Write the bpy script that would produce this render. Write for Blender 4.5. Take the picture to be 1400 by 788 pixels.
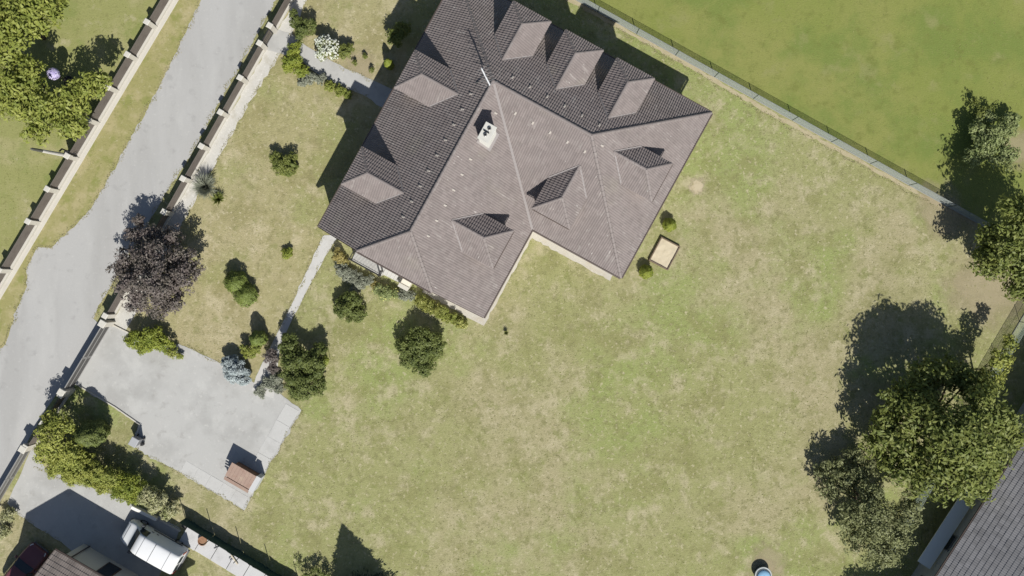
import bpy, bmesh, math, random
import numpy as np
from mathutils import Vector, Matrix

for o in list(bpy.data.objects):
    bpy.data.objects.remove(o)
R = math.radians
scn = bpy.context.scene
COL = scn.collection
random.seed(7)
RNG = np.random.default_rng(11)

# ------------------------------------------------------------------ camera
S = 18.0            # photo pixels per metre on the ground
H = 60.0            # drone height in metres
cd = bpy.data.cameras.new('camera')
cam = bpy.data.objects.new('camera', cd)
COL.objects.link(cam)
cam.location = (0, 0, H)
cam.rotation_euler = (0, 0, 0)
cd.sensor_width = 36.0
cd.lens = 36.0 * (H * S) / 1400.0
cd.clip_start = 0.5
cd.clip_end = 2000
scn.camera = cam

# ------------------------------------------------------------------ light
SUN_EL = 44.5
SUN_H = Vector((0.27, -0.963, 0)).normalized()      # horizontal direction towards the sun
world = bpy.data.worlds.new('World')
scn.world = world
world.use_nodes = True
wn = world.node_tree
for n in list(wn.nodes):
    wn.nodes.remove(n)
sky = wn.nodes.new('ShaderNodeTexSky')
sky.sky_type = 'NISHITA'
sky.sun_disc = False
sky.sun_elevation = R(SUN_EL)
sky.sun_rotation = math.atan2(SUN_H.x, SUN_H.y)
bg = wn.nodes.new('ShaderNodeBackground')
bg.inputs['Strength'].default_value = 0.058
wo = wn.nodes.new('ShaderNodeOutputWorld')
wn.links.new(sky.outputs[0], bg.inputs[0])
wn.links.new(bg.outputs[0], wo.inputs[0])
sl = bpy.data.lights.new('sun', 'SUN')
sl.energy = 4.6
sl.angle = R(0.55)
sl.color = (1.0, 0.975, 0.915)
sun = bpy.data.objects.new('sun', sl)
COL.objects.link(sun)
sd = Vector((SUN_H.x * math.cos(R(SUN_EL)), SUN_H.y * math.cos(R(SUN_EL)), math.sin(R(SUN_EL))))
sun.rotation_euler = sd.to_track_quat('Z', 'Y').to_euler()
sun.location = (20, -60, 70)

scn.view_settings.view_transform = 'Standard'
scn.view_settings.look = 'None'
scn.view_settings.gamma = 1.0
scn.view_settings.exposure = 0.40
scn.render.engine = 'CYCLES'


# ------------------------------------------------------------------ helpers
def P(px, py, z=0.0):
    """photo pixel -> point of the place at height z (the drone looks straight down)"""
    k = (1 - z / H) / S
    return Vector(((px - 700) * k, (394 - py) * k, z))


def V(*a):
    return Vector(a)


# -- materials
def surf(name, base, layers=(), rough=0.85, diff=0.0, bump=None, spec=0.3, metallic=0.0, uv=False, tile_var=None):
    """layers: (colour, scale, lo, hi, detail, strength, (sx, sy, sz))"""
    m = bpy.data.materials.new(name)
    m.use_nodes = True
    nt = m.node_tree
    N, L = nt.nodes, nt.links
    b = N['Principled BSDF']
    b.inputs['Roughness'].default_value = rough
    b.inputs['Metallic'].default_value = metallic
    b.inputs['Diffuse Roughness'].default_value = diff
    b.inputs['Specular IOR Level'].default_value = spec
    tc = N.new('ShaderNodeTexCoord')
    src = tc.outputs['UV'] if uv else tc.outputs['Object']
    col = None
    for i, ly in enumerate(layers):
        c, sc, lo, hi, det, st = ly[:6]
        vec = src
        if len(ly) > 6:
            mp = N.new('ShaderNodeMapping')
            mp.inputs['Scale'].default_value = ly[6]
            if len(ly) > 7:
                mp.inputs['Rotation'].default_value = (0, 0, ly[7])
            L.new(src, mp.inputs[0])
            vec = mp.outputs[0]
        nz = N.new('ShaderNodeTexNoise')
        nz.noise_dimensions = '4D'
        nz.inputs['W'].default_value = i * 3.7 + len(name) * 0.91
        nz.inputs['Scale'].default_value = sc
        nz.inputs['Detail'].default_value = det
        nz.inputs['Roughness'].default_value = 0.6
        L.new(vec, nz.inputs['Vector'])
        mr = N.new('ShaderNodeMapRange')
        mr.interpolation_type = 'SMOOTHSTEP'
        mr.inputs['From Min'].default_value = lo
        mr.inputs['From Max'].default_value = hi
        mr.inputs['To Max'].default_value = st
        L.new(nz.outputs['Fac'], mr.inputs['Value'])
        mx = N.new('ShaderNodeMix')
        mx.data_type = 'RGBA'
        if col is None:
            mx.inputs[6].default_value = (*base, 1)
        else:
            L.new(col, mx.inputs[6])
        mx.inputs[7].default_value = (*c, 1)
        L.new(mr.outputs[0], mx.inputs[0])
        col = mx.outputs[2]
    if tile_var:
        sep = N.new('ShaderNodeVectorMath')
        sep.operation = 'DIVIDE'
        sep.inputs[1].default_value = (tile_var[0], tile_var[1], 1)
        L.new(src, sep.inputs[0])
        fl = N.new('ShaderNodeVectorMath')
        fl.operation = 'FLOOR'
        L.new(sep.outputs[0], fl.inputs[0])
        wnz = N.new('ShaderNodeTexWhiteNoise')
        wnz.noise_dimensions = '2D'
        L.new(fl.outputs[0], wnz.inputs['Vector'])
        mr = N.new('ShaderNodeMapRange')
        mr.inputs['To Min'].default_value = 1 - tile_var[2]
        mr.inputs['To Max'].default_value = 1 + tile_var[2]
        L.new(wnz.outputs['Value'], mr.inputs['Value'])
        vm = N.new('ShaderNodeVectorMath')
        vm.operation = 'SCALE'
        L.new(col, vm.inputs[0])
        L.new(mr.outputs[0], vm.inputs['Scale'])
        col = vm.outputs[0]
    if col is None:
        b.inputs['Base Color'].default_value = (*base, 1)
    else:
        L.new(col, b.inputs['Base Color'])
    if bump:
        nz = N.new('ShaderNodeTexNoise')
        nz.inputs['Scale'].default_value = bump[0]
        nz.inputs['Detail'].default_value = 6
        nz.inputs['Roughness'].default_value = 0.65
        L.new(src, nz.inputs['Vector'])
        bp = N.new('ShaderNodeBump')
        bp.inputs['Strength'].default_value = bump[1]
        bp.inputs['Distance'].default_value = bump[2]
        L.new(nz.outputs['Fac'], bp.inputs['Height'])
        L.new(bp.outputs[0], b.inputs['Normal'])
    return m


def leafmat(name, c1, c2, c3=None, transl=0.25, rough=0.6):
    m = bpy.data.materials.new(name)
    m.use_nodes = True
    nt = m.node_tree
    N, L = nt.nodes, nt.links
    b = N['Principled BSDF']
    b.inputs['Roughness'].default_value = rough
    b.inputs['Specular IOR Level'].default_value = 0.35
    ge = N.new('ShaderNodeNewGeometry')
    mx = N.new('ShaderNodeMix')
    mx.data_type = 'RGBA'
    mx.inputs[6].default_value = (*c1, 1)
    mx.inputs[7].default_value = (*c2, 1)
    L.new(ge.outputs['Random Per Island'], mx.inputs[0])
    col = mx.outputs[2]
    tc = N.new('ShaderNodeTexCoord')
    nz = N.new('ShaderNodeTexNoise')
    nz.inputs['Scale'].default_value = 1.3
    nz.inputs['Detail'].default_value = 3
    L.new(tc.outputs['Object'], nz.inputs['Vector'])
    mr = N.new('ShaderNodeMapRange')
    mr.inputs['From Min'].default_value = 0.4
    mr.inputs['From Max'].default_value = 0.68
    mr.inputs['To Max'].default_value = 0.75
    L.new(nz.outputs['Fac'], mr.inputs['Value'])
    m2 = N.new('ShaderNodeMix')
    m2.data_type = 'RGBA'
    L.new(mr.outputs[0], m2.inputs[0])
    L.new(col, m2.inputs[6])
    c3 = c3 or tuple(x * 0.65 for x in c1)
    m2.inputs[7].default_value = (*c3, 1)
    col = m2.outputs[2]
    L.new(col, b.inputs['Base Color'])
    tr = N.new('ShaderNodeBsdfTranslucent')
    L.new(col, tr.inputs['Color'])
    ms = N.new('ShaderNodeMixShader')
    ms.inputs[0].default_value = transl
    L.new(b.outputs[0], ms.inputs[1])
    L.new(tr.outputs[0], ms.inputs[2])
    L.new(ms.outputs[0], N['Material Output'].inputs['Surface'])
    return m


def glassmat(name, col, rough=0.08):
    return surf(name, col, rough=rough, spec=0.6)


# -- objects
def tag(o, label=None, cat=None, group=None, kind=None):
    if label: o['label'] = label
    if cat: o['category'] = cat
    if group: o['group'] = group
    if kind: o['kind'] = kind
    return o


def empty(name, loc, rz=0.0, label=None, cat=None, group=None):
    o = bpy.data.objects.new(name, None)
    o.empty_display_size = 0.3
    COL.objects.link(o)
    o.location = loc
    o.rotation_euler = (0, 0, rz)
    return tag(o, label, cat, group)


def link(name, me, parent=None, loc=None, rot=None):
    o = bpy.data.objects.new(name, me)
    COL.objects.link(o)
    if parent is not None:
        o.parent = parent
    if loc is not None:
        o.location = loc
    if rot is not None:
        o.rotation_euler = rot
    return o


class MB:
    """collects faces, links them as one mesh object"""

    def __init__(s):
        s.v = []
        s.f = []

    def add(s, vs, fs):
        n = len(s.v)
        s.v += [tuple(v) for v in vs]
        s.f += [tuple(i + n for i in f) for f in fs]
        return s

    def box(s, x0, x1, y0, y1, z0, z1, M=None):
        vs = [Vector((x, y, z)) for z in (z0, z1) for y in (y0, y1) for x in (x0, x1)]
        if M is not None:
            vs = [M @ v for v in vs]
        return s.add(vs, [(0, 2, 3, 1), (4, 5, 7, 6), (0, 1, 5, 4), (2, 6, 7, 3), (0, 4, 6, 2), (1, 3, 7, 5)])

    def bbox(s, x0, x1, y0, y1, z0, z1, b=0.02, M=None):
        """box with bevelled top edge"""
        vs = []
        for z, i in ((z0, 0), (z1 - b, 0), (z1, b)):
            vs += [Vector((x0 + i, y0 + i, z)), Vector((x1 - i, y0 + i, z)), Vector((x1 - i, y1 - i, z)), Vector((x0 + i, y1 - i, z))]
        if M is not None:
            vs = [M @ v for v in vs]
        fs = [(3, 2, 1, 0), (8, 9, 10, 11)]
        for k in (0, 4):
            for j in range(4):
                fs.append((k + j, k + (j + 1) % 4, k + 4 + (j + 1) % 4, k + 4 + j))
        return s.add(vs, fs)

    def tube(s, pts, rad, n=8, cap=True):
        pts = [Vector(p) for p in pts]
        if not hasattr(rad, '__len__'):
            rad = [rad] * len(pts)
        rings = []
        up = Vector((0, 0, 1))
        for i, p in enumerate(pts):
            d = (pts[min(i + 1, len(pts) - 1)] - pts[max(i - 1, 0)])
            if d.length < 1e-6:
                d = Vector((0, 0, 1))
            d.normalize()
            a = d.cross(up)
            if a.length < 1e-3:
                a = Vector((1, 0, 0))
            a.normalize()
            b = d.cross(a)
            rings.append([p + (a * math.cos(2 * math.pi * k / n) + b * math.sin(2 * math.pi * k / n)) * rad[i] for k in range(n)])
        vs = [v for r in rings for v in r]
        fs = []
        for i in range(len(rings) - 1):
            for k in range(n):
                fs.append((i * n + k, i * n + (k + 1) % n, (i + 1) * n + (k + 1) % n, (i + 1) * n + k))
        if cap:
            fs.append(tuple(range(n - 1, -1, -1)))
            fs.append(tuple((len(rings) - 1) * n + k for k in range(n)))
        return s.add(vs, fs)

    def lathe(s, prof, c=(0, 0, 0), n=20):
        c = Vector(c)
        vs = []
        for r, z in prof:
            for k in range(n):
                a = 2 * math.pi * k / n
                vs.append(c + Vector((r * math.cos(a), r * math.sin(a), z)))
        fs = []
        for i in range(len(prof) - 1):
            for k in range(n):
                fs.append((i * n + k, i * n + (k + 1) % n, (i + 1) * n + (k + 1) % n, (i + 1) * n + k))
        fs.append(tuple(range(n - 1, -1, -1)))
        fs.append(tuple((len(prof) - 1) * n + k for k in range(n)))
        return s.add(vs, fs)

    def prism(s, poly, z0, z1):
        n = len(poly)
        vs = [(p[0], p[1], z0) for p in poly] + [(p[0], p[1], z1) for p in poly]
        fs = [tuple(range(n - 1, -1, -1)), tuple(range(n, 2 * n))]
        fs += [(i, (i + 1) % n, n + (i + 1) % n, n + i) for i in range(n)]
        return s.add(vs, fs)

    def mesh(s, name, mat, smooth=False):
        me = bpy.data.meshes.new(name)
        me.from_pydata(s.v, [], s.f)
        me.materials.append(mat)
        if smooth:
            me.polygons.foreach_set('use_smooth', [True] * len(me.polygons))
        bm = bmesh.new()
        bm.from_mesh(me)
        bmesh.ops.recalc_face_normals(bm, faces=bm.faces)
        bm.to_mesh(me)
        bm.free()
        me.update()
        return me

    def build(s, name, mat, parent=None, smooth=False, loc=None):
        return link(name, s.mesh(name, mat, smooth), parent, loc)


def npmesh(name, verts, nper, mat):
    """many separate polygons of nper corners each"""
    verts = np.asarray(verts, dtype=np.float32).reshape(-1, 3)
    nv = len(verts)
    nf = nv // nper
    me = bpy.data.meshes.new(name)
    me.vertices.add(nv)
    me.vertices.foreach_set('co', verts.ravel())
    me.loops.add(nv)
    me.loops.foreach_set('vertex_index', np.arange(nv, dtype=np.int32))
    me.polygons.add(nf)
    me.polygons.foreach_set('loop_start', np.arange(0, nv, nper, dtype=np.int32))
    me.materials.append(mat)
    me.update(calc_edges=True)
    me.validate()
    return me


def unit(a):
    return a / np.maximum(np.linalg.norm(a, axis=-1, keepdims=True), 1e-6)


def leaves(cent, norm, size, aspect=0.45, tang=None, fold=0.12):
    n = len(cent)
    norm = unit(norm)
    t = RNG.normal(size=(n, 3)) if tang is None else tang + RNG.normal(size=(n, 3)) * 0.25
    t = unit(t - norm * np.sum(t * norm, 1, keepdims=True))
    b = np.cross(norm, t)
    s = np.asarray(size).reshape(-1, 1) * np.ones((n, 1))
    up = norm * s * fold
    v = np.stack([cent - t * s, cent + b * s * aspect + up, cent + t * s, cent - b * s * aspect + up], 1)
    return v.reshape(-1, 3)


def lobes_points(lobes, leaf, cover=1.0, clump=0.32, low=-0.35, rough=0.22):
    """leaf positions and facings clustered on the outside of ellipsoid lobes (x, y, z, rx, rz)"""
    cs, ns = [], []
    for (x, y, z, r, rz) in lobes:
        area = 4 * math.pi * r * r * 1.0
        n = int(cover * area / (leaf * leaf * 0.9))
        nc = max(20, int(16 + 15 * (r / 0.8) ** 1.35))
        d = RNG.normal(size=(nc * 3, 3))
        d = unit(d)
        d = d[d[:, 2] > low][:nc]
        nc = len(d)
        rad = RNG.uniform(1 - rough * 1.5, 1 + rough * .8, nc)
        cc = np.array([x, y, z]) + d * np.array([r, r, rz]) * rad[:, None] * 0.86
        cr = r * clump * RNG.uniform(0.55, 1.25, nc)
        w = cr ** 2 / np.sum(cr ** 2)
        for i in range(nc):
            k = max(4, int(n * w[i]))
            q = unit(RNG.normal(size=(k, 3))) * (RNG.uniform(0.15, 1, (k, 1)) ** 0.5)
            cs.append(cc[i] + q * np.array([1, 1, 0.75]) * cr[i])
            ns.append(q * 0.6 + d[i] * 0.35 + np.array([0, 0, 0.55]) + RNG.normal(size=(k, 3)) * 0.42)
        k = int(n * 0.30)
        q = unit(RNG.normal(size=(k, 3))) * (RNG.uniform(0.2, 0.8, (k, 1)))
        cs.append(np.array([x, y, z]) + q * np.array([r, r, rz]))
        ns.append(q + np.array([0, 0, 0.4]) + RNG.normal(size=(k, 3)) * 0.5)
    return np.concatenate(cs), np.concatenate(ns)


# ------------------------------------------------------------------ materials
GRASS_DRY = surf('dry_lawn', (0.258, 0.258, 0.115), [
    ((0.320, 0.282, 0.172), 0.075, 0.42, 0.60, 4, 0.85),
    ((0.225, 0.262, 0.088), 0.13, 0.48, 0.64, 5, 0.85),
    ((0.205, 0.200, 0.084), 0.42, 0.48, 0.64, 6, 0.70),
    ((0.375, 0.335, 0.215), 0.62, 0.50, 0.68, 6, 0.80),
    ((0.175, 0.190, 0.062), 1.1, 0.54, 0.68, 6, 0.65),
    ((0.165, 0.160, 0.070), 2.2, 0.50, 0.66, 8, 0.60),
    ((0.43, 0.385, 0.255), 3.6, 0.54, 0.68, 7, 0.70),
    ((0.13, 0.13, 0.052), 6.0, 0.52, 0.68, 6, 0.50),
    ((0.40, 0.36, 0.22), 15.0, 0.54, 0.74, 3, 0.40)], rough=0.95, bump=(9, 0.7, 0.06), spec=0.1)
GRASS_TAN = surf('tan_lawn', (0.298, 0.272, 0.140), [
    ((0.345, 0.298, 0.182), 0.10, 0.42, 0.60, 4, 0.85),
    ((0.240, 0.252, 0.098), 0.16, 0.50, 0.66, 5, 0.80),
    ((0.235, 0.212, 0.100), 0.42, 0.48, 0.64, 6, 0.70),
    ((0.405, 0.355, 0.230), 0.62, 0.50, 0.68, 6, 0.80),
    ((0.200, 0.205, 0.078), 1.1, 0.54, 0.68, 6, 0.60),
    ((0.190, 0.176, 0.084), 2.2, 0.50, 0.66, 8, 0.55),
    ((0.45, 0.40, 0.27), 3.6, 0.54, 0.68, 7, 0.70),
    ((0.15, 0.145, 0.062), 6.0, 0.52, 0.68, 6, 0.45)], rough=0.95, bump=(9, 0.7, 0.06), spec=0.1)
GRASS_FIELD = surf('field_grass', (0.180, 0.204, 0.054), [
    ((0.210, 0.216, 0.068), 0.10, 0.42, 0.60, 5, 0.9),
    ((0.140, 0.180, 0.046), 0.20, 0.48, 0.64, 6, 0.85),
    ((0.235, 0.225, 0.100), 0.45, 0.54, 0.70, 6, 0.6),
    ((0.130, 0.145, 0.038), 0.9, 0.52, 0.68, 6, 0.6),
    ((0.13, 0.14, 0.040), 4.0, 0.52, 0.70, 6, 0.4),
    ((0.25, 0.24, 0.10), 7.0, 0.54, 0.74, 5, 0.4)], rough=0.95, bump=(9, 0.6, 0.05), spec=0.1)
GRASS_LEFT = surf('green_lawn', (0.235, 0.238, 0.092), [
    ((0.300, 0.278, 0.140), 0.3, 0.46, 0.62, 5, 0.85),
    ((0.175, 0.205, 0.062), 0.45, 0.50, 0.66, 5, 0.75),
    ((0.36, 0.325, 0.205), 1.0, 0.56, 0.70, 6, 0.65),
    ((0.165, 0.165, 0.062), 3.5, 0.52, 0.70, 6, 0.55),
    ((0.36, 0.33, 0.18), 8.0, 0.56, 0.74, 5, 0.4)], rough=0.95, bump=(9, 0.6, 0.05), spec=0.1)
GRASS_VERGE = surf('verge_grass', (0.262, 0.245, 0.105), [
    ((0.345, 0.300, 0.165), 0.6, 0.44, 0.62, 6, 0.85),
    ((0.195, 0.208, 0.062), 0.8, 0.50, 0.64, 5, 0.75),
    ((0.40, 0.36, 0.23), 3.0, 0.56, 0.70, 6, 0.5),
    ((0.165, 0.160, 0.062), 5.0, 0.52, 0.70, 5, 0.5)], rough=0.95, bump=(9, 0.6, 0.05), spec=0.1)
SOIL = surf('bare_soil', (0.36, 0.315, 0.205), [((0.30, 0.25, 0.15), 1.5, 0.45, 0.7, 5, 0.7), ((0.47, 0.41, 0.30), 6, 0.55, 0.75, 4, 0.6)], rough=0.95, bump=(14, 0.6, 0.03), spec=0.1)
ROAD = surf('asphalt_grey', (0.368, 0.362, 0.350), [
    ((0.310, 0.304, 0.292), 0.30, 0.46, 0.66, 5, 0.7, (1.0, 0.22, 1), R(-29)),
    ((0.405, 0.398, 0.382), 0.6, 0.50, 0.68, 5, 0.6, (1.0, 0.30, 1), R(-29)),
    ((0.27, 0.265, 0.255), 1.1, 0.57, 0.70, 6, 0.55),
    ((0.45, 0.44, 0.42), 4, 0.56, 0.72, 6, 0.45),
    ((0.28, 0.275, 0.265), 14, 0.5, 0.75, 3, 0.4)], rough=0.9, bump=(30, 0.4, 0.012), spec=0.2)
CONCRETE = surf('drive_concrete', (0.385, 0.380, 0.365), [
    ((0.315, 0.310, 0.296), 0.32, 0.46, 0.64, 6, 0.75),
    ((0.44, 0.435, 0.415), 0.6, 0.52, 0.68, 5, 0.6),
    ((0.28, 0.272, 0.255), 1.3, 0.56, 0.70, 6, 0.6),
    ((0.50, 0.49, 0.46), 4, 0.56, 0.72, 6, 0.45),
    ((0.29, 0.285, 0.272), 13, 0.52, 0.76, 3, 0.4)], rough=0.9, bump=(25, 0.4, 0.012), spec=0.2)
SLAB = surf('slab_concrete', (0.45, 0.44, 0.42), [((0.37, 0.36, 0.34), 1.2, 0.45, 0.68, 5, 0.7), ((0.50, 0.48, 0.44), 5, 0.55, 0.75, 4, 0.6)], rough=0.9, bump=(22, 0.4, 0.01), spec=0.2)
GRAVEL = surf('white_gravel', (0.47, 0.455, 0.42), [((0.39, 0.37, 0.32), 1.2, 0.48, 0.68, 5, 0.8), ((0.60, 0.58, 0.54), 7, 0.55, 0.72, 3, 0.7), ((0.35, 0.33, 0.28), 16, 0.55, 0.75, 2, 0.5)], rough=0.95, bump=(30, 0.8, 0.02), spec=0.1)
APRON = surf('apron_stone', (0.43, 0.405, 0.355), [((0.40, 0.36, 0.29), 1.1, 0.46, 0.68, 5, 0.8), ((0.54, 0.51, 0.45), 6, 0.55, 0.72, 3, 0.6)], rough=0.95, bump=(24, 0.6, 0.015), spec=0.1)
TILE = surf('roof_tile_brown', (0.210, 0.180, 0.172), [
    ((0.182, 0.155, 0.148), 0.5, 0.46, 0.66, 6, 0.55),
    ((0.232, 0.205, 0.194), 1.3, 0.50, 0.70, 6, 0.5),
    ((0.215, 0.198, 0.160), 0.28, 0.56, 0.74, 5, 0.4),
    ((0.33, 0.305, 0.285), 1.2, 0.57, 0.69, 7, 0.55, (4.0, 0.7, 1)),
    ((0.50, 0.48, 0.45), 2.2, 0.64, 0.72, 5, 0.75, (3.6, 0.8, 1))], rough=0.9, diff=0.45, spec=0.25, uv=True, tile_var=(0.33, 0.34, 0.08))
TILE_N = surf('roof_tile_weathered', (0.25, 0.215, 0.195), [
    ((0.19, 0.16, 0.145), 0.6, 0.46, 0.66, 4, 0.7), ((0.40, 0.36, 0.32), 3.0, 0.62, 0.74, 4, 0.6)], rough=0.9, diff=1.0, spec=0.25, uv=True, tile_var=(0.33, 0.34, 0.18))
TILE_G = surf('roof_tile_grey', (0.262, 0.256, 0.262), [
    ((0.30, 0.29, 0.28), 0.25, 0.50, 0.70, 5, 0.6),
    ((0.22, 0.215, 0.222), 0.5, 0.46, 0.66, 4, 0.6), ((0.33, 0.33, 0.33), 3.0, 0.62, 0.76, 4, 0.5)], rough=0.9, diff=1.0, spec=0.25, uv=True, tile_var=(0.33, 0.34, 0.14))
CAP = surf('ridge_tile', (0.205, 0.178, 0.170), [((0.27, 0.245, 0.23), 3.0, 0.52, 0.72, 5, 0.7), ((0.15, 0.125, 0.115), 1.5, 0.52, 0.7, 5, 0.5)], rough=0.85, bump=(20, 0.4, 0.01))
CAP_G = surf('ridge_tile_grey', (0.22, 0.22, 0.225), rough=0.8)
VALLEY = surf('valley_metal', (0.255, 0.232, 0.226), [((0.26, 0.23, 0.22), 2, 0.45, 0.7, 4, 0.6)], rough=0.6, spec=0.4)
DECK = surf('roof_boards', (0.10, 0.075, 0.06), rough=0.9)
GUTTER = surf('gutter_brown', (0.075, 0.055, 0.048), rough=0.5, spec=0.5)
PLASTER = surf('wall_plaster', (0.58, 0.54, 0.46), [((0.49, 0.45, 0.37), 1.0, 0.5, 0.75, 5, 0.5)], rough=0.92, bump=(40, 0.3, 0.008))
PLASTER_G = surf('wall_plaster_grey', (0.33, 0.34, 0.36), [((0.27, 0.28, 0.30), 1.0, 0.5, 0.75, 5, 0.5)], rough=0.92, bump=(40, 0.3, 0.008))
WHITE = surf('white_paint', (0.74, 0.72, 0.68), [((0.60, 0.57, 0.51), 1.6, 0.52, 0.75, 5, 0.6)], rough=0.75, bump=(30, 0.2, 0.006))
PLINTH = surf('plinth_stone', (0.47, 0.445, 0.395), [((0.43, 0.40, 0.34), 1.3, 0.48, 0.7, 5, 0.7), ((0.36, 0.33, 0.28), 5, 0.58, 0.75, 4, 0.5)], rough=0.9, bump=(26, 0.4, 0.01))
CAPST = surf('pillar_cap_stone', (0.50, 0.48, 0.43), [((0.40, 0.38, 0.33), 3, 0.45, 0.7, 5, 0.7)], rough=.9)
BOARD = surf('fence_board_brown', (0.125, 0.108, 0.095), [((0.09, 0.076, 0.066), 3, 0.45, 0.7, 5, 0.6), ((0.15, 0.125, 0.105), 8, 0.55, 0.75, 4, 0.5)], rough=0.75)
GATE_DARK = surf('gate_board_grey', (0.085, 0.082, 0.080), [((0.06, 0.058, 0.056), 3, 0.45, 0.7, 5, 0.6)], rough=0.65)
GATE_RAIL = surf('gate_rail', (0.24, 0.235, 0.225), rough=0.5)
METAL = surf('grey_metal', (0.30, 0.30, 0.30), rough=0.45, metallic=0.6)
DARK = surf('dark_metal', (0.030, 0.030, 0.032), rough=0.5)
BLACK = surf('flue_black', (0.012, 0.012, 0.012), rough=0.9)
POST_G = surf('fence_post_green', (0.035, 0.055, 0.042), rough=0.6)
GLASS = glassmat('window_glass', (0.025, 0.032, 0.040))
FRAME = surf('window_frame_brown', (0.11, 0.065, 0.04), rough=0.6)
BARK = surf('bark', (0.105, 0.080, 0.060), [((0.06, 0.046, 0.035), 5, 0.45, 0.7, 5, 0.7)], rough=0.95, bump=(18, 0.8, 0.03))
BARK_P = surf('bark_pale', (0.30, 0.28, 0.23), [((0.17, 0.15, 0.12), 5, 0.45, 0.7, 5, 0.7)], rough=0.95)


def netmat(name, col, clear):
    m = surf(name, col, [(tuple(c * 0.8 for c in col), 2.0, 0.45, 0.7, 4, 0.6)], rough=0.8)
    nt = m.node_tree
    tr = nt.nodes.new('ShaderNodeBsdfTransparent')
    ms = nt.nodes.new('ShaderNodeMixShader')
    ms.inputs[0].default_value = clear
    nt.links.new(nt.nodes['Principled BSDF'].outputs[0], ms.inputs[1])
    nt.links.new(tr.outputs[0], ms.inputs[2])
    nt.links.new(ms.outputs[0], nt.nodes['Material Output'].inputs['Surface'])
    return m


NET = surf('wire_net_grey', (0.30, 0.325, 0.305), rough=.6)
NET_G = surf('wire_net_green', (0.30, 0.36, 0.29), rough=.6)
SCREEN = surf('screen_green', (0.022, 0.055, 0.048), [((0.012, 0.034, 0.030), 1.4, 0.45, 0.7, 4, 0.7), ((0.05, 0.10, 0.09), 3, 0.62, 0.75, 4, 0.5)], rough=0.7)

# ------------------------------------------------------------------ ground and paving
def jitter_poly(pts, step=0.5, amp=0.08, seed=1):
    rnd = random.Random(seed)
    out = []
    n = len(pts)
    for i in range(n):
        a, b = Vector(pts[i]), Vector(pts[(i + 1) % n])
        d = b - a
        L = d.length
        k = max(1, int(L / step)) if L < 60 else max(1, int(L / 2))
        nrm = Vector((-d.y, d.x, 0)).normalized()
        for j in range(k):
            q = a + d * (j / k)
            if j:
                q = q + nrm * rnd.gauss(0, amp) + d.normalized() * rnd.uniform(-0.3, 0.3) * step
            out.append(q)
    return out


def sheet(name, pix, z, mat, amp=0.08, step=0.5, seed=1, world_pts=None, kind='structure'):
    pts = world_pts or [P(*p) for p in pix]
    q = jitter_poly(pts, step, amp, seed) if amp else [Vector(p) for p in pts]
    me = bpy.data.meshes.new(name)
    me.from_pydata([(p.x, p.y, z) for p in q], [], [tuple(range(len(q)))])
    me.materials.append(mat)
    bm = bmesh.new()
    bm.from_mesh(me)
    bmesh.ops.triangulate(bm, faces=bm.faces)
    for f in bm.faces:
        if f.normal.z < 0:
            f.normal_flip()
    bm.to_mesh(me)
    bm.free()
    o = link(name, me)
    o['kind'] = kind
    return o


def solid(name, pix, z0, z1, mat, amp=0.0, step=0.6, seed=1):
    pts = [P(*p) for p in pix]
    q = jitter_poly(pts, step, amp, seed) if amp else pts
    o = MB().prism(q, z0, z1).build(name, mat)
    o['kind'] = 'structure'
    return o


g = MB()
g.add([(-450, -450, 0), (450, -450, 0), (450, 450, 0), (-450, 450, 0)], [(0, 1, 2, 3)])
o = g.build('ground', GRASS_DRY)
o['kind'] = 'structure'
sheet('meadow', [(500, -160), (792, 1), (957, 93), (1050, 147), (1172, 213), (1280, 273), (1500, 395), (2400, 395), (2400, -1200), (500, -1200)], 0.004, GRASS_FIELD, amp=0.06, step=0.6, seed=3)
sheet('lawn', [(262, -60), (233, 0), (14, 372), (-60, 497), (-900, 497), (-900, -900), (262, -900)], 0.004, GRASS_LEFT, amp=0.03, seed=4)
sheet('verge', [(270, -60), (236, 0), (14, 374), (-60, 500), (-60, 620), (60, 560), (150, 400), (250, 220), (410, -60)], 0.006, GRASS_VERGE, amp=0.0, seed=5)
sheet('road', [(500, -260), (412, -90), (378, 0), (330, 86), (262, 210), (232, 256), (208, 296), (184, 338), (160, 376), (141, 408), (128, 436), (140, 443),
               (92, 526), (80, 535), (62, 562), (41, 598), (2, 668), (-40, 740), (-300, 1180), (-700, 1180), (-60, 520), (8, 470), (22, 425), (37, 392), (36, 372), (44, 352), (52, 338), (70, 340), (92, 318),
               (125, 285), (170, 205), (225, 105), (275, 0), (320, -90), (400, -260)], 0.012, ROAD, amp=0.05, step=0.30, seed=6)
sheet('gravel_strip', [(425, -40), (404, 0), (386, 30), (262, 247), (165, 420), (152, 444), (172, 452), (186, 428), (252, 300), (305, 205), (345, 135), (386, 70), (398, 50), (420, 0), (440, -40)], 0.008, GRAVEL, amp=0.06, step=0.4, seed=8)
sheet('front_lawn', [(430, -60), (404, 0), (262, 247), (165, 420), (180, 458), (254, 474), (302, 497), (345, 522), (372, 470), (397, 420), (452, 318), (560, 130), (640, -60)], 0.003, GRASS_TAN, amp=0.12, step=0.3, seed=61)
sheet('driveway', [(146, 440), (182, 458), (254, 474), (302, 497), (345, 522), (383, 538), (412, 561), (334, 698), (244, 645), (198, 622), (183, 608),
                   (190, 581), (157, 558), (109, 529), (95, 524)], 0.016, CONCRETE, amp=0.05, step=0.28, seed=9)
sheet('garden_path', [(344, 534), (350, 515), (372, 470), (397, 420), (442, 322), (464, 322), (455, 334), (421, 395), (398, 440), (384, 470), (380, 500), (374, 545)], 0.020, SLAB, amp=0.03, step=0.5, seed=10)
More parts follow.
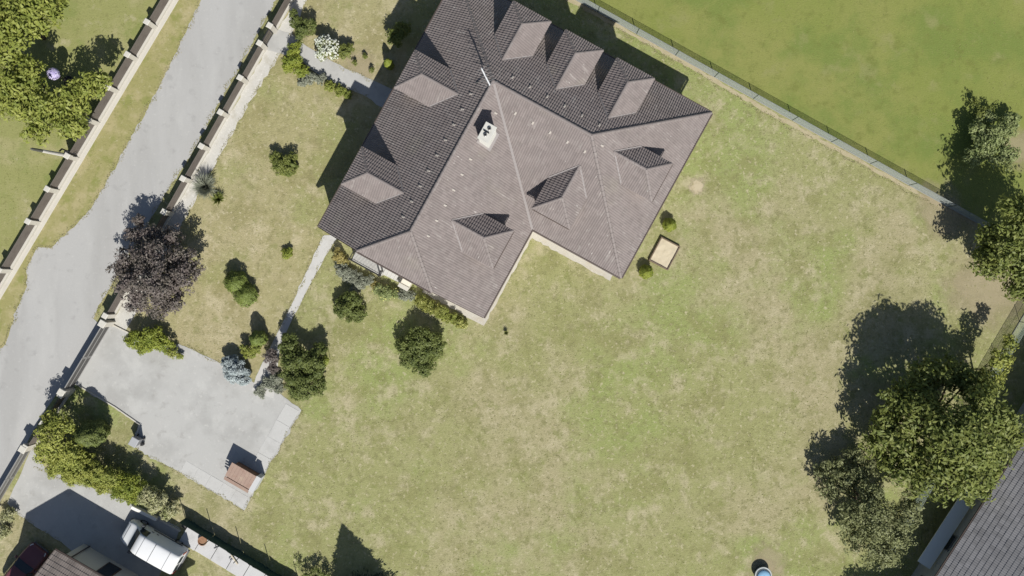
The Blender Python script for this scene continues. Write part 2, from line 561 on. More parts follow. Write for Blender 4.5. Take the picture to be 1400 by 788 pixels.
sheet('entrance_path', [(378, 40), (398, 46), (420, 64), (440, 75), (472, 94), (510, 110), (556, 132), (540, 158), (502, 133), (482, 124), (452, 112), (425, 95), (410, 80), (385, 74), (362, 68)], 0.020, CONCRETE, amp=0.03, step=0.5, seed=11)
sheet('neighbour_yard', [(44, 612), (62, 640), (127, 667), (180, 688), (246, 722), (238, 745), (212, 800), (190, 900), (140, 900), (140, 790), (92, 748), (22, 702), (10, 688)], 0.014, CONCRETE, amp=0.03, step=0.6, seed=12)
def worn(m, noise=2.2, tmin=0.50):
    """bare soil thinning out into the grass at its rim"""
    nt = m.node_tree
    N, L = nt.nodes, nt.links
    tc = N.new('ShaderNodeTexCoord')
    ln = N.new('ShaderNodeVectorMath')
    ln.operation = 'LENGTH'
    L.new(tc.outputs['Object'], ln.inputs[0])
    nz = N.new('ShaderNodeTexNoise')
    nz.inputs['Scale'].default_value = noise
    nz.inputs['Detail'].default_value = 6
    L.new(tc.outputs['Object'], nz.inputs['Vector'])
    ad = N.new('ShaderNodeMath')
    ad.operation = 'MULTIPLY_ADD'
    ad.inputs[1].default_value = 1.1
    L.new(nz.outputs['Fac'], ad.inputs[0])
    L.new(ln.outputs['Value'], ad.inputs[2])
    mr = N.new('ShaderNodeMapRange')
    mr.interpolation_type = 'SMOOTHSTEP'
    mr.inputs['From Min'].default_value = 0.95
    mr.inputs['From Max'].default_value = 1.45
    mr.inputs['To Min'].default_value = tmin
    L.new(ad.outputs[0], mr.inputs['Value'])
    tr = N.new('ShaderNodeBsdfTransparent')
    ms = N.new('ShaderNodeMixShader')
    L.new(mr.outputs[0], ms.inputs[0])
    L.new(N['Principled BSDF'].outputs[0], ms.inputs[1])
    L.new(tr.outputs[0], ms.inputs[2])
    L.new(ms.outputs[0], N['Material Output'].inputs['Surface'])
    return m


WORN = worn(surf('worn_soil', (0.42, 0.355, 0.235), [((0.32, 0.27, 0.17), 1.5, 0.45, 0.7, 5, 0.7), ((0.47, 0.41, 0.30), 6, 0.55, 0.75, 4, 0.6)], rough=0.95, spec=0.1))
SANDY = worn(surf('worn_sand', (0.46, 0.395, 0.275), [((0.36, 0.30, 0.19), 2.5, 0.45, 0.7, 5, 0.7)], rough=0.95, spec=0.1), 2.2, 0.08)
disc_s = MB().add([(1.1 * math.cos(2 * math.pi * k / 24), 1.1 * math.sin(2 * math.pi * k / 24), 0) for k in range(24)], [tuple(range(24))]).mesh('bare_patch', SANDY)
disc = MB().add([(1.1 * math.cos(2 * math.pi * k / 24), 1.1 * math.sin(2 * math.pi * k / 24), 0) for k in range(24)], [tuple(range(24))]).mesh('bare_patch', WORN)
for i, (px, py, r, sx) in enumerate([(953, 255, 15, 1.0), (1048, 772, 34, 1.2), (1345, 398, 58, 1.3), (1392, 205, 34, 1.0), (1290, 290, 40, 1.6), (490, 92, 30, 1.1), (1045, 775, 20, 1.0)]):
    q = link('bare_patch', disc_s if i == 0 else disc, None, P(px, py, 0) + V(0, 0, 0.0095 + i * 0.0006))
    q.scale = (r / S * sx, r / S, 1)
    q.rotation_euler = (0, 0, i * 1.3)
    q['kind'] = 'structure'
sheet('soil_strip', [(770, -9), (792, 3), (957, 95), (1050, 150), (1172, 216), (1280, 276), (1345, 308), (1341, 313), (1278, 281), (1169, 220), (1047, 155), (953, 99), (789, 8), (762, -5)], 0.008, SOIL, amp=0.05, step=0.35, seed=30)
# paler slabs along two sides of the drive
pv = empty('paving', P(334, 698), 0)
pv['kind'] = 'structure'
SLAB2 = surf('border_slab', (0.43, 0.425, 0.41), [((0.35, 0.345, 0.33), 0.8, 0.46, 0.66, 6, 0.7), ((0.48, 0.47, 0.45), 4, 0.55, 0.72, 5, 0.5), ((0.30, 0.295, 0.28), 9, 0.55, 0.75, 4, 0.4)], rough=0.9, bump=(22, 0.4, 0.01), spec=0.2)
for a, b, w, n_, sg in [((333, 695), (409, 562), 1.15, 6, 1), ((246, 645), (331, 694.5), 0.95, 5, 1)]:
    A, B = P(*a), P(*b)
    d = B - A
    an_ = math.atan2(d.y, d.x)
    for k in range(n_):
        l0 = d.length / n_
        x0 = k * l0 + (1.18 if (sg and b == (409, 562) and k == 0) else 0)
        m = MB().bbox(x0 + .012, (k + 1) * l0 - .012, .02, w, -.04, .024 + .003 * (k % 3), .006, Matrix.Rotation(an_, 4, 'Z'))
        if x0 < (k + 1) * l0 - .1:
            m.build('slab', SLAB2, pv, loc=A - P(334, 698))

# concrete edging kerbs of the drive
for nm, a, b in [('kerb', (109, 528), (158, 557)), ('kerb', (152, 443), (180, 457)), ('kerb', (158, 557), (191, 580)), ('kerb', (191, 580), (184, 607))]:
    A, B = P(*a), P(*b)
    d = (B - A)
    m = MB().bbox(0, d.length, -0.05, 0.05, -0.05, 0.10, 0.015)
    o = m.build('kerb', PLINTH, loc=A)
    o.rotation_euler = (0, 0, math.atan2(d.y, d.x))
    o['kind'] = 'structure'

# ------------------------------------------------------------------ the house
ROT = R(-28.8)
HO = V(-3.867, 22.495, 0)
house = empty('villa', HO, ROT, 'large villa with brown tiled hip roof, eight dormers and a white chimney', 'house')
ZE, ZR, LN, WD = 3.5, 8.95, 20.7, 13.45
HW = WD / 2
TP = (ZR - ZE) / HW


def tiles(name, poly, eave, parent, mat, lift=0.0, wave=0.165, course=0.34, amp=0.029):
    """real pantile courses over a convex slope, clipped to its outline"""
    poly = [Vector(p) for p in poly]
    n = Vector((0, 0, 0))
    for i in range(len(poly)):
        n += (poly[i] - poly[0]).cross(poly[(i + 1) % len(poly)] - poly[0])
    n.normalize()
    if n.z < 0:
        n = -n
    e = Vector(eave).normalized()
    s = n.cross(e)
    if s.z < 0:
        s = -s
    o0 = min(poly, key=lambda p: p.z)
    us = [(p - o0).dot(e) for p in poly]
    vs = [(p - o0).dot(s) for p in poly]
    i0, i1 = math.floor(min(us) / wave) - 1, math.ceil(max(us) / wave) + 1
    prof = [0.0, 0.55, 1.0, 0.55]
    U = np.arange(i0 * 4, i1 * 4 + 1) * (wave / 4)
    hu = np.array([prof[k % 4] for k in range(i0 * 4, i1 * 4 + 1)]) * amp
    j0, j1 = math.floor(min(vs) / course) - 1, math.ceil(max(vs) / course) + 1
    Vv, hv = [], []
    for j in range(j0, j1 + 1):
        Vv += [j * course, (j + 1) * course - 0.004]
        hv += [0.026, 0.003]
    Vv, hv = np.array(Vv), np.array(hv)
    nu, nv = len(U), len(Vv)
    jit = RNG.uniform(-0.004, 0.004, (nv // 2, nu // 8 + 2)).repeat(2, 0).repeat(8, 1)[:nv, :nu]
    hh = hu[None, :] + hv[:, None] + jit + lift
    o0a, ea, sa, na = (np.array(x) for x in (o0, e, s, n))
    pts = o0a + U[None, :, None] * ea + Vv[:, None, None] * sa + hh[:, :, None] * na
    idx = np.arange(nu * nv).reshape(nv, nu)
    f = np.stack([idx[:-1, :-1], idx[:-1, 1:], idx[1:, 1:], idx[1:, :-1]], -1).reshape(-1, 4)
    me = bpy.data.meshes.new(name)
    me.from_pydata(pts.reshape(-1, 3).tolist(), [], f.tolist())
    bm = bmesh.new()
    bm.from_mesh(me)
    cen = sum(poly, Vector()) / len(poly)
    for i in range(len(poly)):
        a, b = poly[i], poly[(i + 1) % len(poly)]
        pn = (b - a).cross(n).normalized()
        if pn.dot(cen - a) > 0:
            pn = -pn
        bmesh.ops.bisect_plane(bm, geom=bm.verts[:] + bm.edges[:] + bm.faces[:], dist=1e-5, plane_co=a, plane_no=pn, clear_outer=True)
    uvl = bm.loops.layers.uv.new('UVMap')
    off = (len(poly) * 7.3 + poly[0].x * 3.1, poly[0].y * 2.7)
    for fc in bm.faces:
        if fc.normal.dot(n) < 0:
            fc.normal_flip()
        for lp in fc.loops:
            q = lp.vert.co - o0
            lp[uvl].uv = (q.dot(e) + off[0], q.dot(s) + off[1])
    bm.to_mesh(me)
    bm.free()
    me.materials.append(mat)
    o = link(name, me, parent)
    o['kind'] = 'stuff'
    return o


def deck(name, poly, parent, mat=DECK, top=-0.012, th=0.12):
    poly = [Vector(p) for p in poly]
    n = Vector()
    for i in range(len(poly)):
        n += (poly[i] - poly[0]).cross(poly[(i + 1) % len(poly)] - poly[0])
    n.normalize()
    if n.z < 0:
        n = -n
    k = len(poly)
    vs = [p + n * top for p in poly] + [p + n * (top - th) for p in poly]
    fs = [tuple(range(k)), tuple(range(2 * k - 1, k - 1, -1))] + [(i, k + i, k + (i + 1) % k, (i + 1) % k) for i in range(k)]
    return MB().add(vs, fs).build(name, mat, parent)


def caps(name, a, b, parent, mat=CAP, r=0.105, lift=0.022, seg=0.40):
    """overlapping half round ridge tiles from a to b"""
    a, b = Vector(a), Vector(b)
    d = b - a
    k = max(1, round(d.length / seg))
    dn = d.normalized()
    side = dn.cross(Vector((0, 0, 1))).normalized()
    up = side.cross(dn)
    m = MB()
    for i in range(k):
        p0, p1 = a + d * (i / k), a + d * ((i + 1.12) / k if i < k - 1 else 1.0)
        ring = []
        for p, rr in ((p0, r * 0.9), (p1, r * 1.1)):
            for t in range(6):
                an = math.pi * t / 5
                ring.append(p + side * math.cos(an) * rr * 1.1 + up * (math.sin(an) * rr + lift - 0.05))
        m.add(ring, [(t, t + 1, 7 + t, 6 + t) for t in range(5)] + [(0, 1, 2, 3, 4, 5), (11, 10, 9, 8, 7, 6)])
    return m.build(name, mat, parent)


def valley(name, a, b, n1, n2, parent, w=0.11, lift=0.078):
    """v-shaped metal gutter laid over the tiles of two slopes; n1, n2: in-plane directions away from the valley"""
    a, b = Vector(a), Vector(b)
    n1, n2 = Vector(n1).normalized(), Vector(n2).normalized()
    up = Vector((0, 0, lift))
    vs = [a + n1 * w + up, a + up * 0.9, a + n2 * w + up, b + n1 * w + up, b + up * 0.9, b + n2 * w + up]
    dn = Vector((0, 0, -0.07))
    vs += [v + dn for v in vs]
    fs = [(0, 1, 4, 3), (1, 2, 5, 4), (6, 9, 10, 7), (7, 10, 11, 8), (0, 3, 9, 6), (2, 8, 11, 5), (0, 6, 7, 1), (1, 7, 8, 2), (3, 4, 10, 9), (4, 5, 11, 10)]
    return MB().add(vs, fs).build(name, VALLEY, parent)


hO, hA, hE = V(0, 0, ZE), V(0, -LN, ZE), V(LN, 0, ZE)
hD, hC, hB = V(LN, -WD, ZE), V(WD, -WD, ZE), V(WD, -LN, ZE)
hK, hM = V(HW, -HW, ZR), V(LN - HW, -HW, ZR)
YG = -17.81
hG = V(HW, YG, ZR)
run = LN + YG
ZH = ZR - run * TP
h1, h2 = V(HW - run, -LN, ZH), V(HW + run, -LN, ZH)
slopes = [([hA, hO, hK, hG, h1], (0, 1, 0)), ([hO, hE, hM, hK], (1, 0, 0)), ([hE, hD, hM], (0, 1, 0)),
          ([hC, hD, hM, hK], (1, 0, 0)), ([hB, hC, hK, hG, h2], (0, 1, 0)), ([h1, h2, hG], (1, 0, 0))]
for poly, e in slopes:
    tiles('roof_tiles', poly, e, house, TILE)
    deck('roof_deck', poly, house)
for a, b in [(hG, hK), (hK, hM), (hO, hK), (hE, hM), (hD, hM), (h1, hG), (h2, hG)]:
    caps('ridge_tiles', a, b, house)
valley('valley_gutter', hC, hK, (1, 0.0, 0.0), (0, -1, 0), house, 0.12)


def dormer(origin, inn, side, df):
    """hipped dormer. origin: point of the main eave line at its centre; inn: horizontal inward; side: along the eave"""
    origin, inn, side = Vector(origin), Vector(inn), Vector(side)
    hw, ze, zr = 1.45, 6.25, 7.47

    def W(d, s, z):
        q = origin + inn * d + side * s
        return V(q.x, q.y, z)

    def dz(z):
        return (z - ZE) / TP
    zb = ZE + TP * (df + 0.28)
    m = MB()
    w = 1.18
    pts = [(df + 0.28, -w), (df + 0.28, w), (dz(ze) + 0.1, w), (dz(ze) + 0.1, -w)]
    vs = [W(d, s, zb - 0.25 if i < 2 else ze - 0.3) for i, (d, s) in enumerate(pts)] + [W(d, s, ze - 0.02) for d, s in pts]
    m.add(vs, [(0, 1, 5, 4), (1, 2, 6, 5), (2, 3, 7, 6), (3, 0, 4, 7), (4, 5, 6, 7), (3, 2, 1, 0)])
    d0 = m.build('dormer', PLASTER, house)
    ap, bk = W(df + hw, 0, zr), W(dz(zr), 0, zr)
    c0, c1 = W(df, -hw, ze), W(df, hw, ze)
    f0, f1 = W(dz(ze), -hw, ze), W(dz(ze), hw, ze)
    for poly, e in (([c0, f0, bk, ap], inn), ([c1, f1, bk, ap], inn), ([c0, c1, ap], side)):
        tiles('dormer_tiles', poly, e, d0, TILE, lift=0.02)
        deck('dormer_deck', poly, d0, th=0.10)
    for a, b in ((ap, bk), (c0, ap), (c1, ap)):
        caps('dormer_ridge_tiles', a, b, d0, r=0.10)
    for fo, sg in ((f0, -1), (f1, 1)):
        valley('dormer_valley', fo, bk, side * sg, -inn * 0.9 + side * (-sg) * 0.2, d0, 0.075, 0.088)
    # window in the dormer front
    fx = df + 0.28
    fr = MB()
    z0, z1 = zb + 0.35, ze - 0.28
    for s0, s1, za, zc in ((-0.75, 0.75, z0, z0 + 0.07), (-0.75, 0.75, z1 - 0.07, z1), (-0.75, -0.68, z0 + 0.07, z1 - 0.07), (0.68, 0.75, z0 + 0.07, z1 - 0.07), (-0.035, 0.035, z0 + 0.07, z1 - 0.07)):
        vs = [W(d, s, z) for z in (za, zc) for d in (fx - 0.04, fx - 0.004) for s in (s0, s1)]
        fr.add(vs, [(0, 2, 3, 1), (4, 5, 7, 6), (0, 1, 5, 4), (2, 6, 7, 3), (0, 4, 6, 2), (1, 3, 7, 5)])
    fr.build('window_frame', FRAME, d0)
    MB().add([W(fx - 0.015, -0.68, z0 + 0.07), W(fx - 0.015, 0.68, z0 + 0.07), W(fx - 0.015, 0.68, z1 - 0.07), W(fx - 0.015, -0.68, z1 - 0.07)], [(0, 1, 2, 3)]).build('window_pane', GLASS, d0)
    gt = MB()
    gt.tube([W(df - 0.05, -hw, ze - 0.05), W(df - 0.05, hw, ze - 0.05)], 0.045, 6)
    gt.build('dormer_gutter', GUTTER, d0)
    return d0


for y in (-8.3, -15.8):
    dormer((0, y, 0), (1, 0, 0), (0, 1, 0), 0.66)
for x in (6.37, 10.42, 14.40):
    dormer((x, 0, 0), (0, -1, 0), (1, 0, 0), 0.70)
dormer((WD, -15.84, 0), (-1, 0, 0), (0, 1, 0), 1.02)
dormer((14.26, -WD, 0), (0, 1, 0), (1, 0, 0), 1.02)
dormer((LN, -6.64, 0), (-1, 0, 0), (0, 1, 0), 1.00)

# walls
ov = 0.5
g0 = -LN + 0.22
foot = [(ov, -ov), (LN - ov, -ov), (LN - ov, -WD + ov), (WD - ov, -WD + ov), (WD - ov, g0), (ov, g0)]
MB().prism(foot, -0.05, ZE + 0.35).build('wall', PLASTER, house)
zt = lambda x: ZE - 0.2 + TP * min(x, WD - x)
gp = [(ov, ZE + 0.35), (WD - ov, ZE + 0.35), (HW + run, zt(HW + run)), (HW - run, zt(HW - run))]
vs = [(x, g0 + dy, z) for dy in (0.0, 0.3) for x, z in gp]
MB().add(vs, [(0, 1, 2, 3), (7, 6, 5, 4), (0, 4, 5, 1), (1, 5, 6, 2), (2, 6, 7, 3), (3, 7, 4, 0)]).build('gable_wall', PLASTER, house)
pl = [(ov - .04, -ov + .04), (LN - ov + .04, -ov + .04), (LN - ov + .04, -WD + ov - .04), (WD - ov + .04, -WD + ov - .04), (WD - ov + .04, g0 - .04), (ov - .04, g0 - .04)]
MB().prism(pl, -0.06, 0.45).build('plinth', PLINTH, house)


def window(x, y, nx, ny, w, z0, z1, name='window'):
    """frame proud of a wall whose outward normal is (nx, ny)"""
    tx, ty = -ny, nx
    fr = MB()

    def bx(m, s0, s1, a, b, d0, d1):
        vs = [(x + tx * s + nx * d, y + ty * s + ny * d, z) for z in (a, b) for d in (d0, d1) for s in (s0, s1)]
        m.add(vs, [(0, 2, 3, 1), (4, 5, 7, 6), (0, 1, 5, 4), (2, 6, 7, 3), (0, 4, 6, 2), (1, 3, 7, 5)])
    h = w / 2
    bx(fr, -h, h, z0, z0 + .08, .003, .05)
    bx(fr, -h, h, z1 - .08, z1, .003, .05)
    for s in (-h, -.04, h - .08):
        bx(fr, s, s + .08, z0 + .08, z1 - .08, .003, .05)
    o = fr.build(name, FRAME, house)
    p = MB()
    bx(p, -h + .08, h - .08, z0 + .08, z1 - .08, .006, .02)
    p.build('window_pane', GLASS, o)
    if name == 'window':
        sl_ = MB()
        bx(sl_, -h - .08, h + .08, z0 - .07, z0 - .005, .003, .16)
        sl_.build('window_sill', PLINTH, o)


for x in (9.0, 11.2):
    window(x, g0, 0, -1, 1.4, 1.2, 2.6)
window(4.0, g0, 0, -1, 1.6, 1.25, 3.3, 'terrace_door')
for x in (5.4, 8.0):
    window(x, g0, 0, -1, 1.3, 4.4, 5.7)
for y in (-15.2, -18.2):
    window(WD - ov, y, 1, 0, 1.4, 1.2, 2.6)
for x in (15.3, 18.0):
    window(x, -WD + ov, 0, -1, 1.4, 1.2, 2.6)
for y in (-3.0, -6.6, -10.3):
    window(LN - ov, y, 1, 0, 1.4, 1.2, 2.6)
for y in (-4.0, -12.0, -16.5):
    window(ov, y, -1, 0, 1.4, 1.2, 2.6)
for x in (4.0, 8.5, 13.0, 17.0):
    window(x, -ov, 0, 1, 1.4, 1.2, 2.6)

# gutters and downpipes
for a, b, off in [(hO, hA, (-.07, 0)), (hO, hE, (0, .07)), (hE, hD, (.07, 0)), (hC, hD, (0, -.07)), (hC, hB, (.07, 0)), (h1, h2, (0, -.07))]:
    q = V(off[0], off[1], -0.05)
    MB().tube([a + q, b + q], 0.07, 8).build('gutter', GUTTER, house)
for x, y, sx, sy in [(LN - .05, -WD + .4, -1, 0), (WD - .1, -LN + .5, -1, 0), (WD - .5, -WD - .02, -1, 1), (.05, -LN + .6, 1, 0), (LN - .05, -4.4, -1, 0)]:
    MB().tube([(x, y, ZE - .1), (x + sx * .1, y, ZE - .3), (x + sx * .62, y, ZE - .55), (x + sx * .62, y, .05)], 0.05, 8).build('downpipe', GUTTER, house)
# verge boards on the half-hipped gable
for a, b in ((hA, h1), (hB, h2)):
    m = MB()
    vs = [a + V(0, -.03, .05), b + V(0, -.03, .05), b + V(0, -.03, -.18), a + V(0, -.03, -.18)]
    vs += [v + V(0, .028, 0) for v in vs]
    m.add(vs, [(0, 1, 2, 3), (7, 6, 5, 4), (0, 4, 5, 1), (1, 5, 6, 2), (2, 6, 7, 3), (3, 7, 4, 0)])
    m.build('verge_board', GUTTER, house)

# chimney
CHW = surf('chimney_render', (0.66, 0.65, 0.60), [((0.52, 0.50, 0.45), 2.2, 0.5, 0.72, 5, 0.7)], rough=0.9)
ch = MB().box(8.085 - .34, 8.085 + .34, -9.96 - .52, -9.96 + .52, 7.2, 9.75).build('chimney', CHW, house)
MB().bbox(8.085 - .40, 8.085 + .40, -9.96 - .60, -9.96 + .60, 9.75, 9.86, .02).build('chimney_cap', surf('cap_concrete', (0.50, 0.49, 0.45), [((0.38, 0.37, 0.33), 3, 0.5, 0.72, 5, 0.7)], rough=0.9), ch)
for dy, r in ((0.27, 0.095), (-0.2, 0.09)):
    c = (8.085 + (.02 if dy > 0 else -.02), -9.96 + dy, 9.86)
    MB().lathe([(r + .03, 0), (r + .03, .10), (r, .12), (r * .98, .12)], c, 16).build('flue_rim', METAL, ch)
    MB().lathe([(r * .85, .122), (r * .85, .13)], c, 16).build('flue_opening', BLACK, ch)
m = MB().box(8.085 - .25, 8.085 + .15, -9.96 - .03, -9.96 + .03, 9.92, 9.98)
m.build('flue_bracket', BLACK, ch)
fl = MB()
fl.add([(8.085 - .5, -9.96 - .7, 8.0 + .52 + .33), (8.085 + .62, -9.96 - .7, 7.98), (8.085 + .62, -9.96 + .7, 7.98), (8.085 - .5, -9.96 + .7, 8.85)],
       [(0, 1, 2, 3)])
zs = lambda x: ZR - (x - HW) * TP + .09
fl = MB()
q = [(8.085 - .5, -10.62), (8.085 + .5, -10.62), (8.085 + .5, -9.3), (8.085 - .5, -9.3)]
fl.add([(x, y, zs(x)) for x, y in q] + [(x, y, zs(x) - .06) for x, y in q], [(0, 1, 2, 3), (7, 6, 5, 4), (0, 4, 5, 1), (1, 5, 6, 2), (2, 6, 7, 3), (3, 7, 4, 0)])
fl.build('chimney_flashing', VALLEY, ch)

# ventilation tiles, small pale hoods in the third course below the ridge
VENT = surf('vent_tile', (0.38, 0.345, 0.31), rough=0.8)
vm = MB()
vm.add([(-.09, -.13, 0), (.09, -.13, 0), (.09, .13, 0), (-.09, .13, 0), (-.07, -.13, .10), (.07, -.13, .10), (.03, .10, .05), (-.03, .10, .05)],
       [(0, 1, 5, 4), (1, 2, 6, 5), (2, 3, 7, 6), (3, 0, 4, 7), (4, 5, 6, 7), (3, 2, 1, 0)])
vme = vm.mesh('vent_tile', VENT)


def vent(x, y, z, down):
    o = link('vent_tile', vme, house, (x, y, z))
    dn = Vector(down).normalized()           # down-slope direction = local -y
    yv = -dn
    nn = Vector((dn.x, dn.y, 0)).normalized()
    nrm = Vector((nn.x * TP, nn.y * TP, 1)).normalized()
    xv = yv.cross(nrm)
    o.rotation_euler = Matrix((xv, yv, nrm)).transposed().to_euler()
    o.location = Vector((x, y, z)) + nrm * 0.035
    o.scale = (.8, .8, .7)


for i in range(9):
    y = -8.0 - i * 1.15
    vent(HW - .95, y, ZR - .95 * TP, (-1, 0, -TP))
    if i not in (1, 2):
        vent(HW + 1.0, y - .3, ZR - 1.0 * TP, (1, 0, -TP))
for i in range(6):
    x = 7.6 + i * 1.3
    vent(x, -HW + .95, ZR - .95 * TP, (0, 1, -TP))
    if i > 0:
        vent(x, -HW - .95, ZR - .95 * TP, (0, -1, -TP))
vent(LN - HW + .9, -HW - .1, ZR - .9 * TP, (1, 0, -TP))
# aerial mast at the roof junction
an = V(6.35, -6.9, ZR - 0.3)
ae = MB().tube([an, an + V(0, 0, 1.5)], 0.03, 8).build('aerial_mast', METAL, house)
MB().tube([an + V(-.55, .35, 1.15), an + V(.45, -.35, 1.25)], 0.05, 8).build('aerial_boom', surf('aerial_white', (0.75, 0.75, 0.75), rough=0.4), ae)
m = MB()
for k in range(6):
    t = -0.5 + k * 0.19
    c = an + V(t, -t * .68, 1.2)
    d = V(.3, .44, 0) * (0.6 + 0.09 * k)
    m.tube([c - d, c + d], 0.012, 5)
m.build('aerial_rods', METAL, ae)
MB().tube([an + V(0, 0, .3), V(5.6, -7.2, ZE + 5.6 * TP + .04)], 0.02, 6).build('aerial_stay', METAL, ae)

# paving apron along the walls
ap = MB()
fo = [(.2, -.2), (LN - .2, -.2), (LN - .2, -WD - .34), (WD + .28, -WD - .34), (WD + .28, -LN - .70), (8.4, -LN - .70), (8.4, -LN - .1), (.2, -LN - .1)]
fo = [(Matrix.Rotation(ROT, 3, 'Z') @ V(a, b, 0) + HO) for a, b in fo]
sheet('house_apron', None, 0.024, APRON, amp=0.035, step=0.35, seed=41, world_pts=fo)

# terrace at the gable with railing and steps
TZ = 1.15
tx0, tx1, ty0, ty1 = 2.75, 5.2, -21.75, g0 - 0.045
ter = MB().box(tx0, tx1, ty0, ty1, -0.05, TZ).build('terrace', PLINTH, house)
MB().bbox(tx0 - .06, tx1 + .06, ty0 - .06, ty1, TZ + .002, TZ + .06, .01).build('terrace_slab', SLAB, ter)
rl = MB()
for a, b in (((tx0, ty1), (tx0, ty0)), ((tx0, ty0), (tx1, ty0)), ((tx1, ty0), (tx1, ty0 + .3))):
    for z, r in ((TZ + 1.0, .035), (TZ + .18, .025)):
        rl.tube([(a[0], a[1], z), (b[0], b[1], z)], r, 6)
rl.build('railing', DARK, ter)
bal = MB()
bal.tube([(0, 0, 0), (0, 0, .84)], .014, 6)
bme = bal.mesh('baluster', DARK)
for k in range(19):
    link('baluster', bme, ter, (tx0 + .05 + k * .13, ty0, TZ + .16))
for k in range(9):
    link('baluster', bme, ter, (tx0, ty0 + .1 + k * .13, TZ + .16))
po = MB().box(-.05, .05, -.05, .05, 0, 1.08)
pme = po.mesh('railing_post', DARK)
for x, y in ((tx0, ty0), (tx1, ty0), (tx1, ty0 + .35)):
    link('railing_post', pme, ter, (x, y, TZ + .05))
for k in range(5):
    MB().bbox(tx1 + .07 + k * .27, tx1 + .34 + k * .27, -21.6, ty1, -.05, TZ - .02 - k * .2, .015).build('step', SLAB, ter)
MB().bbox(6.70, 7.45, -21.8, -20.9, -.05, 1.0, .05).build('step_wall', PLASTER, house)
MB().bbox(6.66, 7.49, -21.84, -21.52, 1.0, 1.07, .02).build('step_wall_cap', PLINTH, house)

# ------------------------------------------------------------------ roadside fences
def bay_fence(name, label, cat, base_pts, face, plinth_w, height=1.25, group=None, skip=(), slats=6, extra=0.0):
    """pillars at the given ground points, board panels between, plinth on the side given by face (+1 = right of travel)"""
    A = base_pts[0]
    root = empty(name, A, 0, label, cat, group)
    d = (base_pts[-1] - A)
    ang = math.atan2(d.y, d.x)
    dn = d.normalized()
    nr = Vector((dn.y, -dn.x, 0)) * face
    M = Matrix.Rotation(ang, 4, 'Z')
    pil = MB().bbox(-.17, .17, -.17, .17, -.05, height + .10, .01, M).mesh('pillar', PLINTH)
    capm = MB().bbox(-.21, .21, -.21, .21, height + .10, height + .16, .03, M).mesh('pillar_cap', CAPST)
    for i, p in enumerate(base_pts):
        q = link('pillar', pil, root, p - A)
        link('pillar_cap', capm, q)
    for i in range(len(base_pts) - 1):
        if i in skip:
            continue
        a, b = base_pts[i], base_pts[i + 1]
        L = (b - a).length
        loc = a - A
        pm = MB().bbox(.17, L - .17, -.13, .13, -.05, .26, .01, M)
        pm.build('plinth', PLINTH, root, loc=loc)
        fr = MB().box(.17, .22, -.02, .02, .27, height, M).box(L - .22, L - .17, -.02, .02, .27, height, M).box(L / 2 - .02, L / 2 + .02, -.05, -.022, .27, height - .01, M)
        pn = fr.build('panel', DARK, root, loc=loc)
        h = (height - .30) / slats
        for k in range(slats):
            z = .30 + k * h
            MB().box(.20, L - .20, -.018 + .002 * (k % 2), .022 + .002 * (k % 2), z, z + h - .012, M).build('slat', BOARD, pn)
    if plinth_w:
        st = MB()
        a, b = base_pts[0] - A, base_pts[-1] - A
        L = (b - a).length
        s0, s1 = (.132, .19 + plinth_w) if face < 0 else (-.19 - plinth_w, -.132)
        st.bbox(-.2, L + .2, s0, s1, -.05, .06, .015, M)
        st.build('coping', PLINTH, root)
    return root


def on_line(a, b, ts):
    a, b = Vector(a), Vector(b)
    return [a + (b - a) * t for t in ts]


LA, LB = P(238, -6), P(8, 380)
Ll = (LB - LA).length


def proj_t(px, py, z, a, b):
    q = P(px, py, z)
    d = b - a
    return (q - a).dot(d) / d.dot(d)


lt = [proj_t(x, y, 1.35, LA, LB) for x, y in [(230, -14), (204, 32), (178, 77), (152, 122), (127, 168), (96, 216), (67, 260), (40, 304), (4, 373)]]
left_pts = on_line(LA, LB, [2 * lt[0] - lt[1]] + lt + [lt[-1] + .12])
bay_fence('board_fence', 'brown board fence with pale pillars beside the green lawn across the road', 'fence', left_pts, -1, 0.30, 1.25)
RA, RB = P(381, 34), P(152, 438)
rt = [proj_t(x, y, 1.35, RA, RB) for x, y in [(424, -57), (398, -10), (372, 37), (358, 61), (331, 108), (304, 155), (277, 201), (251, 245), (226, 291), (200, 338), (173, 385), (147, 434)]]
right_pts = on_line(RA, RB, rt)
bay_fence('board_fence', 'brown board fence with pale pillars fronting the villa garden', 'fence', right_pts, -1, 0.0, 1.25, skip=(2,))
# wicket gate in the garden fence
wa, wb = right_pts[2], right_pts[3]
wg = empty('wicket_gate', wa, math.atan2((wb - wa).y, (wb - wa).x), 'small dark wicket gate at the head of the entrance path', 'gate')
wl = (wb - wa).length
MB().box(.2, wl - .2, -.03, .03, 1.12, 1.18).box(.2, wl - .2, -.03, .03, .12, .18).box(.2, .26, -.03, .03, .18, 1.12).box(wl - .26, wl - .2, -.03, .03, .18, 1.12).build('gate_frame', DARK, wg)
sm = MB().box(-.05, .05, -.015, .015, .18, 1.12).mesh('gate_slat', BOARD)
for k in range(7):
    link('gate_slat', sm, wg, (.33 + k * (wl - .66) / 6, 0, 0))


